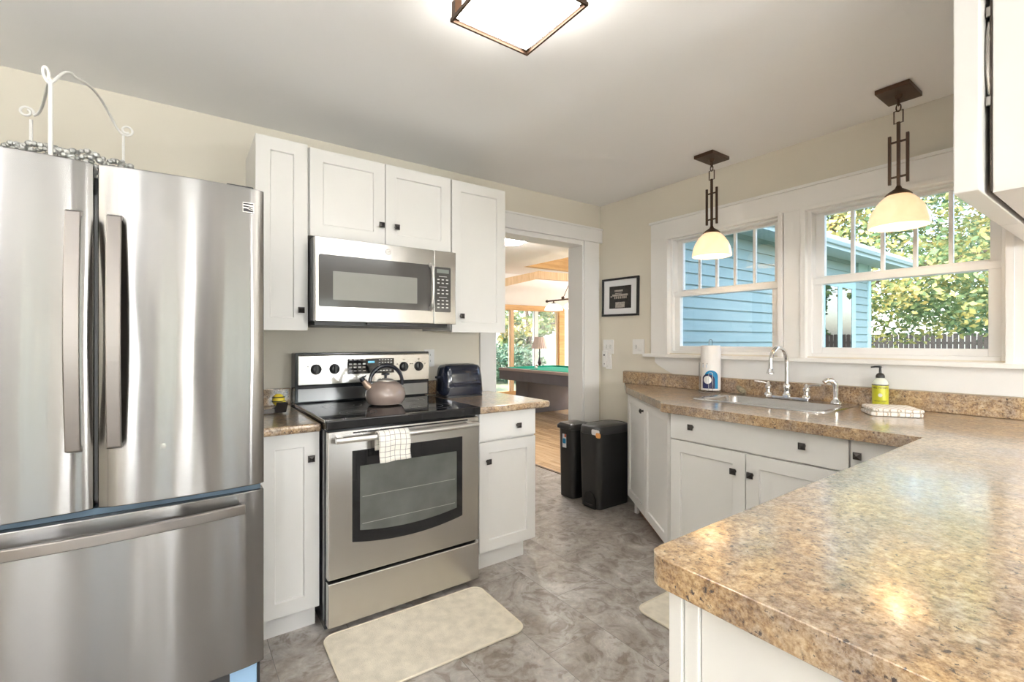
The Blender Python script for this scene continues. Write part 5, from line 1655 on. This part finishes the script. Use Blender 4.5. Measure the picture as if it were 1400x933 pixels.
mb.sphere((5.5, 6.64, 2.0), 0.028, 12).sphere((5.5, 5.13, 2.0), 0.028, 12)
obj('bar', mb, BRONZE, t, smooth=True)
mb = MB()
mb.tube([(5.5, 6.2, 2.02), (5.5, 5.88, 2.50)], 0.006, 6).tube([(5.5, 5.56, 2.02), (5.5, 5.88, 2.50)], 0.006, 6)
mb.tube([(5.5, 5.88, 2.49), (5.5, 5.88, 2.838)], 0.012, 6)
mb.sphere((5.5, 6.2, 2.03), 0.03, 10)
obj('hanger', mb, BRONZE, t, smooth=True)
for y_ in (6.45, 5.93, 5.41):
    obj('glass_shade', MB().lathe([(0.165, 1.825), (0.160, 1.86), (0.135, 1.90), (0.09, 1.93), (0.03, 1.945), (0.028, 1.94), (0.085, 1.925), (0.130, 1.895), (0.155, 1.855), (0.16, 1.825)], (5.5, y_, 0), 28, cap=False), BSHADE, t, smooth=True)
    obj('shade_cap', MB().lathe([(0.045, 1.93), (0.04, 1.955), (0.012, 1.965), (0.012, 1.988)], (5.5, y_, 0), 14), BRONZE, t, smooth=True)
t = thing('flush_light', 'white dome ceiling light just beyond the doorway', 'ceiling light', (3.02, 4.28, ZC - 0.09))
obj('lamp_rim', MB().lathe([(0.21, ZC - 0.02), (0.21, ZC - 0.0005)], (3.02, 4.28, 0), 30), WHITEP, t)
obj('glass_shade', MB().lathe([(0.02, ZC - 0.10), (0.12, ZC - 0.085), (0.19, ZC - 0.045), (0.20, ZC - 0.0205)], (3.02, 4.28, 0), 30), GAMEW, t, smooth=True)
GAME_FILL = emis('game_fill_glow', (1, 0.98, 0.95), 210)
def game_fill(x, y, label):  # out of view, added to brighten the game room
    t = thing('game_room_fill_lamp', label, 'ceiling light', (x, y, 2.75), 'added fill lamps in the raised game room ceiling')
    obj('lamp_rim', MB().lathe([(0.24, 2.81), (0.24, 2.8395)], (x, y, 0), 30), WHITEP, t)
    obj('glass_shade', MB().lathe([(0.03, 2.74), (0.15, 2.755), (0.22, 2.8095)], (x, y, 0), 30), GAME_FILL, t, smooth=True)
game_fill(8.2, 4.6, 'added unseen fill lamp in the game room ceiling, near the south wall')
game_fill(8.6, 7.2, 'added unseen fill lamp in the game room ceiling, near the east wall')
# table lamp on a small stand near the glass doors
lx, ly = 6.62, 8.25
t = thing('side_table', 'slim side table under the pleated lamp by the glass doors', 'side table', (lx, ly, 0))
obj('table_top', MB().lathe([(0.24, 0.60), (0.25, 0.61), (0.25, 0.63), (0.24, 0.635)], (lx, ly, 0), 28), SLATE, t, smooth=True)
for k in range(3):
    a = k * 2 * PI / 3
    obj('leg', MB().tube([(lx + 0.17 * math.cos(a), ly + 0.17 * math.sin(a), 0.60), (lx + 0.22 * math.cos(a), ly + 0.22 * math.sin(a), 0.0)], 0.015, 8), SLATE, t)
t = thing('table_lamp', 'table lamp with pale pleated shade by the glass doors', 'lamp', (lx, ly, 0.636))
obj('lamp_base', MB().lathe([(0.09, 0.636), (0.09, 0.65), (0.03, 0.67), (0.02, 0.72), (0.045, 0.78), (0.02, 0.86), (0.014, 0.90), (0.014, 1.12)], (lx, ly, 0), 20), plain('dark_lamp_metal', (0.06, 0.05, 0.05), 0.3, 0.6), t, smooth=True)
mb = MB()
rings = []
for r_, z_ in ((0.19, 1.10), (0.15, 1.23), (0.105, 1.36)):
    rings.append([(lx + (r_ + (0.006 if j % 2 else -0.006)) * math.cos(2 * PI * j / 48), ly + (r_ + (0.006 if j % 2 else -0.006)) * math.sin(2 * PI * j / 48), z_) for j in range(48)])
mb.rings(rings)
obj('lamp_shade', mb, CURT, t)
# mauve armchair behind the pool table
t = thing('armchair', 'mauve upholstered armchair behind the pool table', 'armchair', (7.4, 7.9, 0))
ax0, ax1, ay0, ay1 = 6.85, 7.75, 7.35, 8.15
obj('backrest', MB().prism([(ax0 + 0.05, 0.40), (ax1 - 0.05, 0.40), (ax1 - 0.02, 0.90), (ax1 - 0.12, 0.965), ((ax0 + ax1) / 2, 0.985), (ax0 + 0.12, 0.965), (ax0 + 0.02, 0.90)], ay0, ay0 + 0.18, 'y'), MAUVE, t, bevel=0.03, bseg=3, smooth=True)
obj('seat', MB().box(ax0 + 0.12, ax1 - 0.12, ay0 + 0.18, ay1, 0.14, 0.46), MAUVE, t, bevel=0.03, bseg=3, smooth=True)
for x_ in (ax0, ax1 - 0.13):
    obj('armrest', MB().box(x_, x_ + 0.12, ay0 + 0.10, ay1, 0.12, 0.64), MAUVE, t, bevel=0.03, bseg=3, smooth=True)
for x_ in (ax0 + 0.06, ax1 - 0.10):
    for y_ in (ay0 + 0.14, ay1 - 0.08):
        obj('leg', MB().box(x_, x_ + 0.04, y_, y_ + 0.04, 0, 0.121), SLATE, t)
